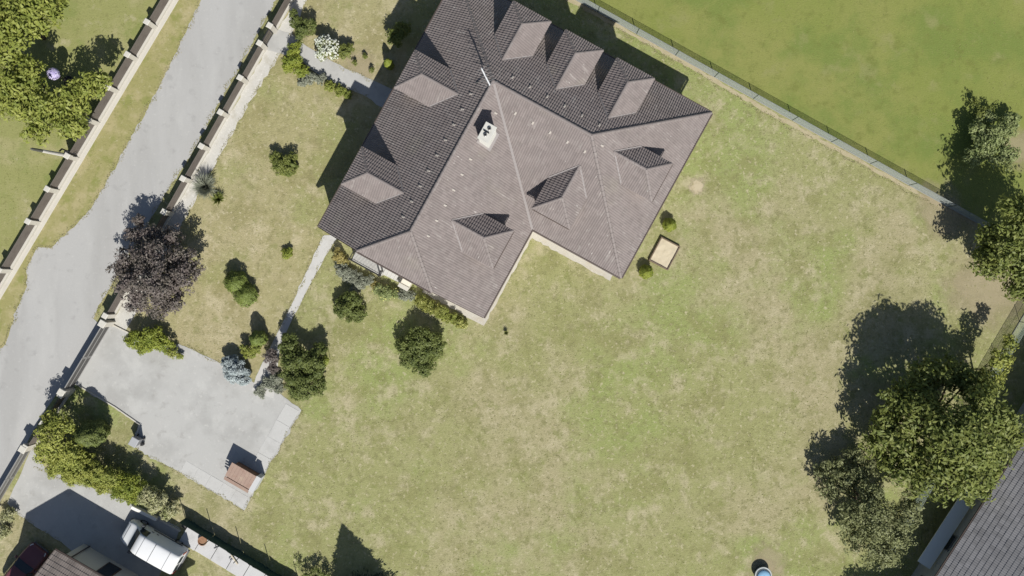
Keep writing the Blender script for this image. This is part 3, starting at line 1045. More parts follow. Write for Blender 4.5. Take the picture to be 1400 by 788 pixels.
def drive_gate(label, a, b, h=1.35, boards=GATE_DARK, group=None):
    d = b - a
    L = d.length
    g_ = empty('driveway_gate', a, math.atan2(d.y, d.x), label, 'gate', group)
    for x in (-.15, L + .15):
        q = MB().bbox(x - .2, x + .2, -.2, .2, -.05, h + .12, .01).build('pillar', PLINTH, g_)
        MB().bbox(x - .26, x + .26, -.26, .26, h + .12, h + .19, .03).build('pillar_cap', CAPST, q)
    for i in range(2):
        x0, x1 = (.08, L / 2 - .02) if i == 0 else (L / 2 + .02, L - .08)
        lf = MB().box(x0, x1, -.03, .03, h - .06, h).box(x0, x1, -.03, .03, .10, .16).box(x0, x0 + .06, -.03, .03, .16, h - .06).box(x1 - .06, x1, -.03, .03, .16, h - .06)
        lo = lf.build('gate_leaf', GATE_RAIL, g_)
        n = 18
        w = (x1 - x0 - .14) / n
        bm_ = MB().box(-w / 2 + .006, w / 2 - .006, -.012, .012, .16, h - .065).mesh('gate_board', boards)
        for k in range(n):
            link('gate_board', bm_, lo, (x0 + .07 + w * (k + .5), 0, 0))
        MB().box(x0 + .06, x1 - .06, .014, .04, .72, .78).build('cross_rail', GATE_RAIL, lo)
    return g_


drive_gate('dark double driveway gate between white pillars below the purple tree', P(152, 444), P(100, 531))
drive_gate('dark patterned driveway gate of the neighbouring yard with the white van', P(44, 612), P(-2, 690), 1.2, surf('gate_mesh_grey', (0.16, 0.155, 0.145), [((0.05, 0.05, 0.05), 9, 0.48, 0.6, 3, 0.8)], rough=0.8))
sw = P(98, 533)
bay_fence('board_fence', 'short board fence panel under the yellow green hedge tree', 'fence', [P(96, 537), P(72, 575), P(48, 607)], -1, 0.0, 1.2)


# ------------------------------------------------------------------ net fences
def net_fence(label, a, b, n, h, net, group, strut=False):
    d = b - a
    L = d.length
    root = empty('net_fence', a, math.atan2(d.y, d.x), label, 'fence', group)
    pm = MB().tube([(0, 0, -.05), (0, 0, h + .06)], .026, 8).mesh('post', POST_G)
    for i in range(n + 1):
        link('post', pm, root, (L * i / n, 0, 0))
    x1 = L / n - .06
    m = MB()
    hz = int(h / .055)
    t = .0045
    for j in range(hz + 1):
        z = .05 + (h - .05) * j / hz
        m.box(0, x1, -t, t, z - t, z + t)
    for j in range(int(x1 / .11) + 1):
        x = min(x1, j * .11)
        m.box(x - t, x + t, t + .0005, t * 3, .05, h)
    nm_ = m.mesh('net_panel', net)
    for i in range(n):
        link('net_panel', nm_, root, (L * i / n + .03, 0, 0))
    wr = MB()
    for z in (.08, h * .5, h):
        wr.tube([(0, .014, z), (L, .014, z)], .008, 5)
    wr.build('tension_wire', METAL, root)
    kb = MB().bbox(.0, L, -.03, .03, -.05, .05, .01)
    kb.build('base_board', surf('base_board_grey', (0.26, 0.25, 0.22), rough=.9), root)
    return root


F0, F1 = P(792, 3), P(1285, 277)
fd = (F1 - F0)
F0 = F0 - fd * 0.165
F1 = F1 + fd * 0.13
nb = round((F1 - F0).length / 3.3)
net_fence('long grey wire net fence dividing the dry lawn from the green meadow', F0, F1, nb, 1.2, NET, None)
net_fence('green wire net fence along the wall of the grey roofed building', P(1425, 387), P(1205, 760), 7, 1.3, NET_G, None)
# dark green screened fence
SA, SB = P(254, 708), P(412, 804)
sheet('soil_bed', [(253, 710), (411, 806), (405, 815), (248, 720)], 0.007, surf('dark_soil', (0.075, 0.072, 0.068), rough=.95), amp=.03, seed=55)
d = SB - SA
sf = empty('screen_fence', SA, math.atan2(d.y, d.x), 'dark green privacy screen fence beside the row of grey slabs', 'fence')
L = d.length
pm = MB().tube([(0, 0, -.05), (0, 0, 2.1)], .03, 8).mesh('post', POST_G)
for i in range(5):
    link('post', pm, sf, (L * i / 4, -.06, 0))
for i in range(4):
    x0, x1 = L * i / 4 + .01, L * (i + 1) / 4 - .01
    m = MB()
    vs, fs = [], []
    K = 14
    for j in range(K + 1):
        x = x0 + (x1 - x0) * j / K
        for t in range(5):
            z = -.02 + 1.17 * t / 4
            vs.append((x, random.uniform(-.03, .03) + .03 * math.sin(x * 3 + t), z))
    for j in range(K):
        for t in range(4):
            fs.append((j * 5 + t, j * 5 + 5 + t, j * 5 + 6 + t, j * 5 + 1 + t))
    m.add(vs, fs)
    m.build('screen_panel', SCREEN, sf, smooth=True)
# row of slabs beside the screen
SL0, SL1 = P(252, 728), P(402, 818)
d = SL1 - SL0
rowe = empty('slab_row', SL0, math.atan2(d.y, d.x), 'row of pale grey concrete slabs along the dark green screen', 'paving slabs')
L = d.length
n = 7
METSH = surf('slab_grey', (0.46, 0.455, 0.455), [((0.38, 0.375, 0.37), 1.2, 0.48, 0.7, 5, 0.7), ((0.52, 0.51, 0.50), 4, 0.55, 0.75, 4, 0.5)], rough=0.8, bump=(20, 0.3, 0.008))
for i in range(n):
    w = L / n
    MB().bbox(i * w + .02, (i + 1) * w - .02, -.72 + random.uniform(-.03, .03), .52, -.05, .16 + .012 * (i % 3), .015).build('slab', METSH, rowe)
m = MB().lathe([(.30, 0), (.36, .16), (.36, .20), (.31, .20), (.28, .12), (.02, .12)], (0, 0, 0), 18)
o = m.build('plant_pot', surf('rust_brown', (0.26, 0.15, 0.09), [((0.18, 0.09, 0.05), 4, 0.45, 0.7, 4, 0.7)], rough=0.9), loc=P(278, 739, .19))
tag(o, 'round rust brown dish standing on the pale slabs', 'dish')
for (px, py, lab) in ((296, 749, 'small dark metal bracket lying on the pale slabs'),):
    e = empty('bracket', P(px, py, .19), R(20), lab, 'bracket')
    MB().box(-.2, .2, -.02, .02, 0, .05).build('bar', METAL, e)
    MB().box(-.02, .02, .021, .2, 0, .05).build('arm', DARK, e)
e = empty('trestle', P(320, 764, .19), R(35), 'pale wooden trestle frame lying across the slabs', 'trestle')
WOOD_P = surf('pale_wood', (0.50, 0.44, 0.34), rough=0.8)
MB().box(-.05, .05, -.5, .35, 0, .09).build('beam', WOOD_P, e)
MB().box(-.30, -.052, .0, .08, 0, .07).build('leg', METAL, e)
MB().box(-.28, -.052, .2, .27, 0, .07).build('leg', METAL, e)

# ------------------------------------------------------------------ neighbour buildings
def gable_house(name, label, corner, along, width, length, ze, pitch, tile, cap, wallm, over=0.5, cat='house'):
    """corner: eave corner (world); along: eave direction; roof rises to the right-hand normal"""
    al = Vector(along).normalized()
    inn = Vector((al.y, -al.x, 0))
    tp = math.tan(R(pitch))
    base = V(corner.x, corner.y, 0)
    root = empty(name, base, math.atan2(al.y, al.x), label, cat)
    # local: x along eave, y = -inn
    zr = ze + width / 2 * tp
    a, b = V(0, 0, ze), V(length, 0, ze)
    c, dd = V(length, -width / 2, zr), V(0, -width / 2, zr)
    e2, f2 = V(0, -width, ze), V(length, -width, ze)
    for poly in ([a, b, c, dd], [e2, f2, c, dd]):
        tiles('roof_tiles', poly, (1, 0, 0), root, tile, amp=0.021)
        deck('roof_deck', poly, root)
    caps('ridge_tiles', dd, c, root, cap)
    MB().prism([(over, -over), (length - over, -over), (length - over, -width + over), (over, -width + over)], -.05, ze + over * tp - .18).build('wall', wallm, root)
    for x in (over, length - over - .25):
        zt0 = ze + over * tp - .18
        vs = [(x + dx, y, z) for dx in (0, .25) for y, z in ((-over, zt0), (-width + over, zt0), (-width / 2, zr - .18))]
        MB().add(vs, [(0, 1, 2), (5, 4, 3), (0, 3, 4, 1), (1, 4, 5, 2), (2, 5, 3, 0)]).build('gable', wallm, root)
    for y in (.06, -width - .06):
        MB().tube([(0, y, ze - .05), (length, y, ze - .05)], .065, 8).build('gutter', GUTTER, root)
    for x in (-.03, length + .003):
        for s0, s1 in ((a, dd), (e2, dd)):
            q0, q1 = V(x, s0.y, s0.z), V(x, s1.y, s1.z)
            vs = [q0 + V(0, 0, .06), q1 + V(0, 0, .06), q1 + V(0, 0, -.16), q0 + V(0, 0, -.16)]
            vs += [v + V(.027, 0, 0) for v in vs]
            MB().add(vs, [(0, 1, 2, 3), (7, 6, 5, 4), (0, 4, 5, 1), (1, 5, 6, 2), (2, 6, 7, 3), (3, 7, 4, 0)]).build('verge_board', GUTTER, root)
    return root


nh = gable_house('neighbour_house', 'neighbouring house with weathered brown tiled gable roof beside the van', P(75, 752, 3.5), (0.866, -0.5, 0), 10.0, 11.0, 3.5, 27, TILE_N, CAP, PLASTER)
for x in (2.2, 5.5):
    pass
rh = gable_house('outbuilding', 'long building with grey tiled roof beyond the green net fence', P(1218, 885, 3.3), (0.544, 0.839, 0), 12.0, 26.0, 3.3, 24, TILE_G, CAP_G, PLASTER_G)
# details on the wall of the grey building: lean-to canopy, windows
cp = MB()
cx0, cx1 = 6.2, 12.6
vs = [(cx0, -.30, 1.75), (cx1, -.30, 1.75), (cx1, .62, 1.50), (cx0, .62, 1.50)]
vs += [V(*v) + V(0, 0, -.06) for v in vs]
cp.add(vs, [(0, 1, 2, 3), (7, 6, 5, 4), (0, 4, 5, 1), (1, 5, 6, 2), (2, 6, 7, 3), (3, 7, 4, 0)])
cp.build('canopy', surf('canopy_sheet', (0.70, 0.73, 0.74), rough=0.6), rh)
for x in (4.2, 8.0, 14.0, 17.0):
    w = MB().box(x, x + 1.3, -.497, -.44, 1.0, 2.1).build('window', surf('frame_grey', (0.12, 0.12, 0.13), rough=.5), rh)
    MB().box(x + .08, x + 1.22, -.438, -.43, 1.08, 2.02).build('window_pane', GLASS, w)
MB().tube([(1.0, -.02, 3.4), (1.0, -.40, 3.1), (1.0, -.42, .05)], .05, 8).build('downpipe', GUTTER, nh)
e = nh
for k, (x, w) in enumerate(((3.0, 1.1), (6.0, 1.4))):
    f = MB().box(x, x + w, -.497, -.45, .5 if k == 0 else 1.1, 2.5).build('window', FRAME, nh)
    MB().box(x + .08, x + w - .08, -.448, -.44, .6 if k == 0 else 1.2, 2.42).build('window_pane', GLASS, f)

# ------------------------------------------------------------------ vehicles
def loft(stations):
    """stations: (x, z_bottom, z_belt, z_top, half_width_low, half_width_belt, half_width_top) -> grid of points"""
    G = []
    for (x, zb, zm, zt_, wl_, wb_, wt) in stations:
        h = [(wl_ * .90, zb), (wl_, zb + .10), (wb_, zb + (zm - zb) * .55), (wb_, zm), (wb_ + (wt - wb_) * .55, zm + (zt_ - zm) * .55),
             (wt, zt_ - (zt_ - zm) * .12), (wt * .86, zt_ - .012), (wt * .45, zt_ + .02), (0, zt_ + .028)]
        ring = [Vector((x, -y, z)) for y, z in h] + [Vector((x, y, z)) for y, z in reversed(h[:-1])]
        G.append(ring)
    return G


def grid_mesh(G):
    m = MB()
    n = len(G[0])
    vs = [p for r in G for p in r]
    fs = []
    for i in range(len(G) - 1):
        for j in range(n - 1):
            fs.append((i * n + j, i * n + j + 1, (i + 1) * n + j + 1, (i + 1) * n + j))
        fs.append((i * n + n - 1, i * n, (i + 1) * n, (i + 1) * n + n - 1))
    fs.append(tuple(range(n)))
    fs.append(tuple((len(G) - 1) * n + k for k in reversed(range(n))))
    return m.add(vs, fs)


def samp(G, a, b):
    a = max(0, min(len(G) - 1.0001, a))
    b = max(0, min(len(G[0]) - 1.0001, b))
    i, j = int(a), int(b)
    f, g_ = a - i, b - j
    return (G[i][j] * (1 - f) + G[i + 1][j] * f) * (1 - g_) + (G[i][j + 1] * (1 - f) + G[i + 1][j + 1] * f) * g_


def patch(G, a0, a1, b0, b1, off=0.012, na=6, nb_=6):
    vs, fs = [], []
    for i in range(na + 1):
        for j in range(nb_ + 1):
            a, b = a0 + (a1 - a0) * i / na, b0 + (b1 - b0) * j / nb_
            p = samp(G, a, b)
            da = samp(G, a + .05, b) - samp(G, a - .05, b)
            db = samp(G, a, b + .05) - samp(G, a, b - .05)
            n = da.cross(db)
            if n.length > 0:
                n.normalize()
            c = Vector((p.x, 0, 0.9))
            if n.dot(p - c) < 0:
                n = -n
            vs.append(p + n * off)
    w = nb_ + 1
    for i in range(na):
        for j in range(nb_):
            fs.append((i * w + j, i * w + j + 1, (i + 1) * w + j + 1, (i + 1) * w + j))
    return MB().add(vs, fs)


TYRE = surf('tyre_rubber', (0.02, 0.02, 0.02), rough=0.9)
RIM = surf('wheel_rim', (0.35, 0.35, 0.36), rough=0.4, metallic=0.7)
LAMP = surf('lamp_glass', (0.55, 0.56, 0.58), rough=0.15, spec=0.6)
LAMP_R = surf('lamp_red', (0.30, 0.02, 0.02), rough=0.2, spec=0.6)
TRIM = surf('grey_trim', (0.10, 0.10, 0.105), rough=0.6)


def wheels(root, xs, y, r):
    for x in xs:
        for s in (-1, 1):
            t = MB()
            c = Vector((x, s * y, r))
            t.tube([c + V(0, -.11, 0), c + V(0, -.09, 0), c + V(0, .09, 0), c + V(0, .11, 0)], [r * .92, r, r, r * .92], 20)
            w = t.build('wheel', TYRE, root)
            MB().tube([c + V(0, s * .112, 0), c + V(0, s * .125, 0)], [r * .62, r * .55], 16).build('rim', RIM, w)


def make_van(loc, rz, label):
    root = empty('delivery_van', loc, rz, label, 'van')
    paint = surf('van_white', (0.66, 0.665, 0.67), [((0.60, 0.60, 0.60), 2, 0.5, 0.75, 4, 0.5)], rough=0.35, spec=0.5)
    st = [(2.46, .42, .62, .72, .70, .72, .55), (2.38, .32, .70, .92, .84, .86, .68), (2.15, .30, .85, 1.06, .92, .93, .76), (1.72, .28, .98, 1.18, .94, .95, .80),
          (1.58, .28, 1.02, 1.26, .94, .95, .80), (.95, .28, 1.10, 1.88, .95, .955, .76), (.72, .28, 1.12, 1.955, .95, .96, .77), (0, .28, 1.12, 1.985, .95, .96, .78), (-1.2, .28, 1.12, 1.985, .95, .96, .78),
          (-2.15, .28, 1.12, 1.965, .95, .95, .77), (-2.36, .30, 1.12, 1.92, .93, .94, .75), (-2.42, .36, 1.10, 1.84, .90, .90, .72)]
    G = loft(st)
    bodyo = grid_mesh(G).build('body', paint, root, smooth=False)
    bev = bodyo.modifiers.new('subd', 'SUBSURF')
    bev.levels = bev.render_levels = 1
    for p in bodyo.data.polygons:
        p.use_smooth = True
    patch(G, 4.12, 4.86, 5.15, 10.85, .03).build('windscreen', GLASS, root, smooth=True)
    for b0, b1 in ((3.25, 4.85), (11.15, 12.75)):
        patch(G, 4.55, 6.3, b0, b1, .025).build('side_window', GLASS, root, smooth=True)
    patch(G, 10.1, 10.9, 5.4, 10.6, .02)
    for a in (6.25, 7.35, 8.45):
        patch(G, a, a + .035 * (1.0 if a < 7 else .8), 5.3, 10.7, .012, 1, 14).build('roof_seam', TRIM, root)
    patch(G, 2.0, 2.06, 6.1, 9.9, .014, 1, 10).build('bonnet_gap', TRIM, root)
    for b0, b1 in ((4.4, 5.7), (10.3, 11.6)):
        patch(G, .9, 1.9, b0, b1, .03).build('headlight', LAMP, root, smooth=True)
    MB().bbox(2.30, 2.50, -.80, .80, .34, .56, .04).build('bumper', TRIM, root)
    MB().bbox(-2.50, -2.30, -.82, .82, .34, .56, .04).build('bumper', TRIM, root)
    for s in (-1, 1):
        mo = MB().bbox(1.12, 1.34, s * 1.10 - .10, s * 1.10 + .10, 1.08, 1.34, .05).build('wing_mirror', TRIM, root)
        MB().box(1.18, 1.28, min(s * .93, s * 1.005), max(s * .93, s * 1.005), 1.12, 1.18).build('mirror_arm', TRIM, mo)
        MB().box(-2.43, -2.405, s * .82 - .07, s * .82 + .07, .8, 1.4).build('tail_lamp', LAMP_R, root)
        MB().box(-1.9, .55, min(s * .962, s * .985), max(s * .962, s * .985), .60, .72).build('side_moulding', TRIM, root)
        MB().box(.35, .52, min(s * .965, s * .99), max(s * .965, s * .99), 1.02, 1.06).build('door_handle', DARK, root)
        MB().box(-.05, .12, min(s * .965, s * .99), max(s * .965, s * .99), 1.02, 1.06).build('door_handle', DARK, root)
    for s in (-.34, .34):
        MB().box(-2.452, -2.425, s - .24, s + .24, 1.15, 1.68).build('rear_window', GLASS, root)
    wheels(root, (1.55, -1.45), .84, .33)
    return root


make_van(P(206, 750, 1.4) * V(1, 1, 0).x if False else V(P(204, 750, 1.5).x, P(204, 750, 1.5).y, 0.015), R(180 - 29.5), 'white delivery van parked in the shade beside the hedge')


def make_car(loc, rz, label):
    root = empty('parked_car', loc, rz, label, 'car')
    paint = surf('car_maroon', (0.13, 0.045, 0.052), [((0.10, 0.034, 0.04), 2, 0.5, 0.75, 4, 0.5)], rough=0.3, spec=0.5)
    st = [(2.02, .40, .55, .62, .62, .64, .48), (1.94, .30, .60, .74, .76, .78, .60), (1.70, .26, .68, .84, .82, .83, .68), (.95, .24, .80, .93, .84, .85, .72),
          (.82, .24, .82, .98, .84, .85, .71), (.22, .24, .86, 1.36, .84, .85, .60), (-.10, .24, .88, 1.43, .84, .85, .60), (-.95, .24, .88, 1.42, .84, .85, .60), (-1.25, .24, .88, 1.34, .84, .85, .60),
          (-1.72, .26, .86, 1.02, .82, .83, .66), (-1.92, .30, .80, .94, .78, .79, .64), (-1.98, .38, .70, .84, .70, .72, .58)]
    G = loft(st)
    b = grid_mesh(G).build('body', paint, root)
    for p in b.data.polygons:
        p.use_smooth = True
    sb_ = b.modifiers.new('subd', 'SUBSURF')
    sb_.levels = sb_.render_levels = 1
    patch(G, 4.12, 4.9, 5.0, 11.0, .025).build('windscreen', GLASS, root, smooth=True)
    patch(G, 8.15, 8.9, 5.0, 11.0, .025).build('rear_window', GLASS, root, smooth=True)
    for b0, b1 in ((3.25, 4.85), (11.15, 12.75)):
        patch(G, 4.7, 6.45, b0, b1, .022).build('side_window', GLASS, root, smooth=True)
        patch(G, 6.55, 7.9, b0, b1, .022).build('side_window', GLASS, root, smooth=True)
    for b0, b1 in ((4.4, 6.0), (10.0, 11.6)):
        patch(G, .5, 1.6, b0, b1, .025).build('headlight', LAMP, root, smooth=True)
    MB().bbox(1.90, 2.06, -.66, .66, .32, .50, .03).build('bumper', TRIM, root)
    for s in (-1, 1):
        MB().bbox(.55, .70, s * .93 - .08, s * .93 + .08, .88, 1.02, .03).build('wing_mirror', paint, root)
        MB().box(-1.99, -1.94, s * .60 - .1, s * .60 + .1, .66, .80).build('tail_lamp', LAMP_R, root)
    wheels(root, (1.25, -1.22), .74, .29)
    return root


cq = P(28, 781, 1.0)
make_car(V(cq.x, cq.y, 0.005), R(52), 'maroon car parked in deep shade beside the brown gable roof')

# ------------------------------------------------------------------ small things in the garden
# low kennel
kq = P(327, 653, 1.15)
kn = empty('kennel', V(kq.x, kq.y, 0.016), R(-30), 'low wooden kennel with reddish brown roof on the concrete drive', 'kennel')
KW = surf('kennel_wood', (0.20, 0.115, 0.075), [((0.13, 0.075, 0.05), 4, 0.45, 0.7, 5, 0.7)], rough=0.85)
KR = surf('kennel_roof', (0.285, 0.200, 0.160), [((0.36, 0.28, 0.21), 1.6, 0.5, 0.7, 5, 0.7), ((0.22, 0.12, 0.085), 2.4, 0.52, 0.72, 5, 0.6)], rough=0.75)
MB().box(-.82, 1.02, -.55, .60, 0, .95).build('body', KW, kn)
for k in range(8):
    x = -1.0 + k * .26
    vs = [(x, -.42, 1.08), (x + .252, -.42, 1.08), (x + .252, .74, 1.24), (x, .74, 1.24)]
    vs += [V(*v) - V(0, 0, .05) for v in vs]
    MB().add(vs, [(0, 1, 2, 3), (7, 6, 5, 4), (0, 4, 5, 1), (1, 5, 6, 2), (2, 6, 7, 3), (3, 7, 4, 0)]).build('roof_board', KR, kn)
for k in range(3):
    MB().box(-1.0, 1.07, -.58 - k * .12, -.50 - k * .12, .96 - k * .1, 1.02 - k * .1).build('front_slat', KR, kn)
MB().box(-.95, -.87, -.75, -.68, 0, .74).box(.94, 1.02, -.75, -.68, 0, .74).build('front_leg', KW, kn)
MB().box(1.09, 1.42, -.5, .72, 0, 1.05).build('side_bin', surf('bin_grey', (0.42, 0.43, 0.44), rough=.7), kn)
MB().box(1.07, 1.44, -.52, .74, 1.052, 1.10).build('bin_lid', surf('lid_grey', (0.46, 0.46, 0.46), rough=.7), kn)

# wheeled bin
bq = P(187, 603, .5)
bn = empty('wheeled_bin', V(bq.x, bq.y, .016), R(-30), 'grey wheeled rubbish bin at the edge of the drive', 'bin')
BG = surf('bin_plastic', (0.20, 0.205, 0.215), rough=.5)
m = MB()
vs = [(-.22, -.25, .06), (.22, -.25, .06), (.22, .22, .06), (-.22, .22, .06), (-.28, -.30, .95), (.28, -.30, .95), (.28, .30, .95), (-.28, .30, .95)]
m.add(vs, [(3, 2, 1, 0), (4, 5, 6, 7), (0, 1, 5, 4), (1, 2, 6, 5), (2, 3, 7, 6), (3, 0, 4, 7)])
m.build('body', BG, bn)
MB().bbox(-.30, .30, -.34, .34, .952, 1.03, .03).build('lid', surf('bin_lid_grey', (0.33, 0.335, 0.345), rough=.5), bn)
MB().tube([(-.25, .40, 1.0), (.25, .40, 1.0)], .02, 8).build('handle', DARK, bn)
for s in (-1, 1):
    MB().tube([(s * .24, .28, .10), (s * .29, .28, .10)], .10, 14).build('wheel', TYRE, bn)
wc = empty('watering_can', V(*P(196, 607)[:2], .016), R(40), 'small black watering can beside the grey bin', 'watering can')
MB().lathe([(.10, 0), (.12, .02), (.12, .24), (.09, .27), (.02, .27)], (0, 0, 0), 16).build('body', DARK, wc)
MB().tube([(.11, 0, .08), (.26, 0, .22), (.34, 0, .34)], [.025, .02, .03], 8).build('spout', DARK, wc)
MB().tube([(-.11, 0, .06), (-.20, 0, .16), (-.13, 0, .28), (0, 0, .30)], .014, 8).build('handle', DARK, wc)

# sandpit
sq = P(908, 347)
sb = empty('sandpit', V(sq.x, sq.y, 0), R(-28), 'square wooden sandpit filled with pale sand near the villa', 'sandpit')
SW_ = surf('sandpit_board', (0.16, 0.12, 0.085), [((0.10, 0.075, 0.05), 4, 0.45, 0.7, 5, 0.7)], rough=0.85)
w, h = .82, 1.02
for x0, x1, y0, y1 in ((-w, w, -h, -h + .09), (-w, w, h - .09, h), (-w, -w + .09, -h + .092, h - .092), (w - .09, w, -h + .092, h - .092)):
    MB().bbox(x0, x1, y0, y1, -.02, .24, .01).build('frame_board', SW_, sb)
gs = []
n = 12
for i in range(n + 1):
    for j in range(n + 1):
        gs.append((-w + .09 + (2 * w - .18) * i / n, -h + .09 + (2 * h - .18) * j / n, .15 + random.uniform(-.025, .025)))
MB().add(gs, [(i * (n + 1) + j, (i + 1) * (n + 1) + j, (i + 1) * (n + 1) + j + 1, i * (n + 1) + j + 1) for i in range(n) for j in range(n)]).build('sand', surf('sand', (0.50, 0.435, 0.315), [((0.40, 0.335, 0.225), 2.5, 0.45, 0.7, 4, 0.6)], rough=.95), sb, smooth=True)

# blue tub at the garden's lower edge
tq = P(1041, 784)
tb = empty('tub', V(tq.x, tq.y, 0), 0, 'round blue tub with a pale rim standing on the lawn', 'tub')
TBL = surf('tub_blue', (0.24, 0.43, 0.60), [((0.17, 0.33, 0.50), 2.5, 0.45, 0.7, 4, 0.6)], rough=.35, spec=.5)
MB().lathe([(.48, 0), (.58, .04), (.62, .34), (.62, .42), (.55, .42)], (0, 0, 0), 28).build('side', surf('tub_dark', (0.035, 0.05, 0.06), rough=.5), tb, smooth=False)
m = MB()
pr = []
for k in range(29):
    a = 2 * math.pi * k / 28
    pr.append((.60 * math.cos(a), .60 * math.sin(a), .45))
m.tube(pr, .055, 8, cap=False)
m.build('rim', surf('tub_white', (0.42, 0.44, 0.43), rough=.5), tb)
MB().lathe([(.53, .40), (.44, .50), (.25, .56), (.02, .58)], (0.05, -.10, 0), 24).build('cover', TBL, tb, smooth=True)
MB().tube([(.05, -.1, .575), (.05, -.1, .63)], .05, 10).build('knob', DARK, tb)

# white low wall between van and hedge
wq0, wq1 = P(182, 692), P(216, 709)
d = wq1 - wq0
o = MB().bbox(0, d.length, -.13, .13, -.02, .35, .03).build('low_wall', WHITE, loc=wq0)
o.rotation_euler = (0, 0, math.atan2(d.y, d.x))
tag(o, 'low white wall between the van and the hedge', 'wall')
wq0, wq1 = P(219, 711), P(247, 726)
d = wq1 - wq0
o = MB().bbox(0, d.length, -.08, .08, -.02, .12, .02).build('kerb', PLINTH, loc=wq0)
o.rotation_euler = (0, 0, math.atan2(d.y, d.x))
o['kind'] = 'structure'

# concrete utility pole
bp0, tip = P(99, 214), P(44, 204, 5.2)
up_ = empty('utility_pole', bp0, 0, 'tall pale utility pole with dark fittings beside the roadside board fence', 'pole')
tl = tip - bp0
POLE = surf('pole_concrete', (0.52, 0.50, 0.46), [((0.38, 0.36, 0.33), 3, 0.45, 0.7, 5, 0.6)], rough=.85)
MB().tube([(0, 0, -.05), tl * .35, tl * .7, tl], [.17, .14, .115, .09], 12).build('shaft', POLE, up_, smooth=True)
MB().tube([tl * .78, tl * 1.0, tl * 1.03], [.115, .10, .05], 10).build('top_sleeve', surf('pole_sleeve', (0.10, 0.10, 0.085), rough=.7), up_)
jb = MB().bbox(.10, .42, -.22, .22, .5, 1.35, .03).build('meter_box', DARK, up_)
MB().box(.425, .44, -.16, .16, .6, 1.25).build('box_door', TRIM, jb)
MB().tube([(.05, .30, .0), (.05, .30, 1.5), (0, .1, 1.7)], .06, 8).build('cable_duct', DARK, up_)
for y in (-.12, .10):
    MB().tube([(.40, y, .9), (.75, y - .05, .85)], .03, 6).build('bracket', DARK, up_)
MB().lathe([(.36, 0), (.36, .12), (.20, .16)], (0, 0, -.02), 16).build('footing', PLINTH, up_)

# ------------------------------------------------------------------ vegetation
G_LIME = leafmat('leaf_lime', (0.210, 0.240, 0.042), (0.305, 0.320, 0.075), (0.140, 0.180, 0.030))
G_YEL = leafmat('leaf_yellow_green', (0.265, 0.285, 0.052), (0.355, 0.365, 0.090), (0.175, 0.215, 0.038))
G_BRIGHT = leafmat('leaf_bright', (0.200, 0.240, 0.032), (0.285, 0.31, 0.050), (0.135, 0.180, 0.025))
G_DARK = leafmat('leaf_dark', (0.110, 0.138, 0.034), (0.185, 0.212, 0.060), (0.074, 0.102, 0.023))
G_MID = leafmat('leaf_mid', (0.142, 0.170, 0.036), (0.235, 0.255, 0.066), (0.096, 0.130, 0.025))
G_THUJA = leafmat('leaf_thuja', (0.125, 0.165, 0.032), (0.180, 0.215, 0.050), (0.090, 0.130, 0.025), 0.1)
G_OLIVE = leafmat('leaf_olive', (0.175, 0.195, 0.080), (0.260, 0.275, 0.125), (0.130, 0.140, 0.056))
G_GREY = leafmat('leaf_grey_green', (0.235, 0.250, 0.185), (0.32, 0.33, 0.26), (0.17, 0.19, 0.13))
G_BLUE = leafmat('leaf_blue', (0.33, 0.38, 0.385), (0.46, 0.50, 0.50), (0.24, 0.29, 0.29), 0.1)
G_PLUM = leafmat('leaf_plum', (0.105, 0.082, 0.078), (0.175, 0.148, 0.132), (0.120, 0.108, 0.084), 0.15)
G_SPRUCE = leafmat('leaf_spruce', (0.045, 0.066, 0.026), (0.075, 0.10, 0.04), None, 0.05)
G_PALE = leafmat('leaf_pale', (0.22, 0.265, 0.095), (0.32, 0.355, 0.16), (0.14, 0.18, 0.05))
G_ORANGE = leafmat('leaf_orange', (0.29, 0.23, 0.07), (0.38, 0.33, 0.12), (0.18, 0.17, 0.05))
G_GOLD = leafmat('leaf_gold', (0.225, 0.240, 0.050), (0.31, 0.31, 0.080), (0.14, 0.17, 0.035))
FLOWER_W = leafmat('petal_white', (0.62, 0.62, 0.54), (0.75, 0.75, 0.70), (0.40, 0.45, 0.30), 0.2)
FLOWER_L = leafmat('petal_lilac', (0.48, 0.42, 0.68), (0.72, 0.68, 0.82), (0.36, 0.30, 0.56), 0.2)
FLOWER_Y = leafmat('petal_yellow', (0.55, 0.52, 0.15), (0.62, 0.60, 0.25), None, 0.2)
MIXW = leafmat('leaf_variegated', (0.30, 0.30, 0.13), (0.52, 0.50, 0.32), (0.18, 0.21, 0.06))


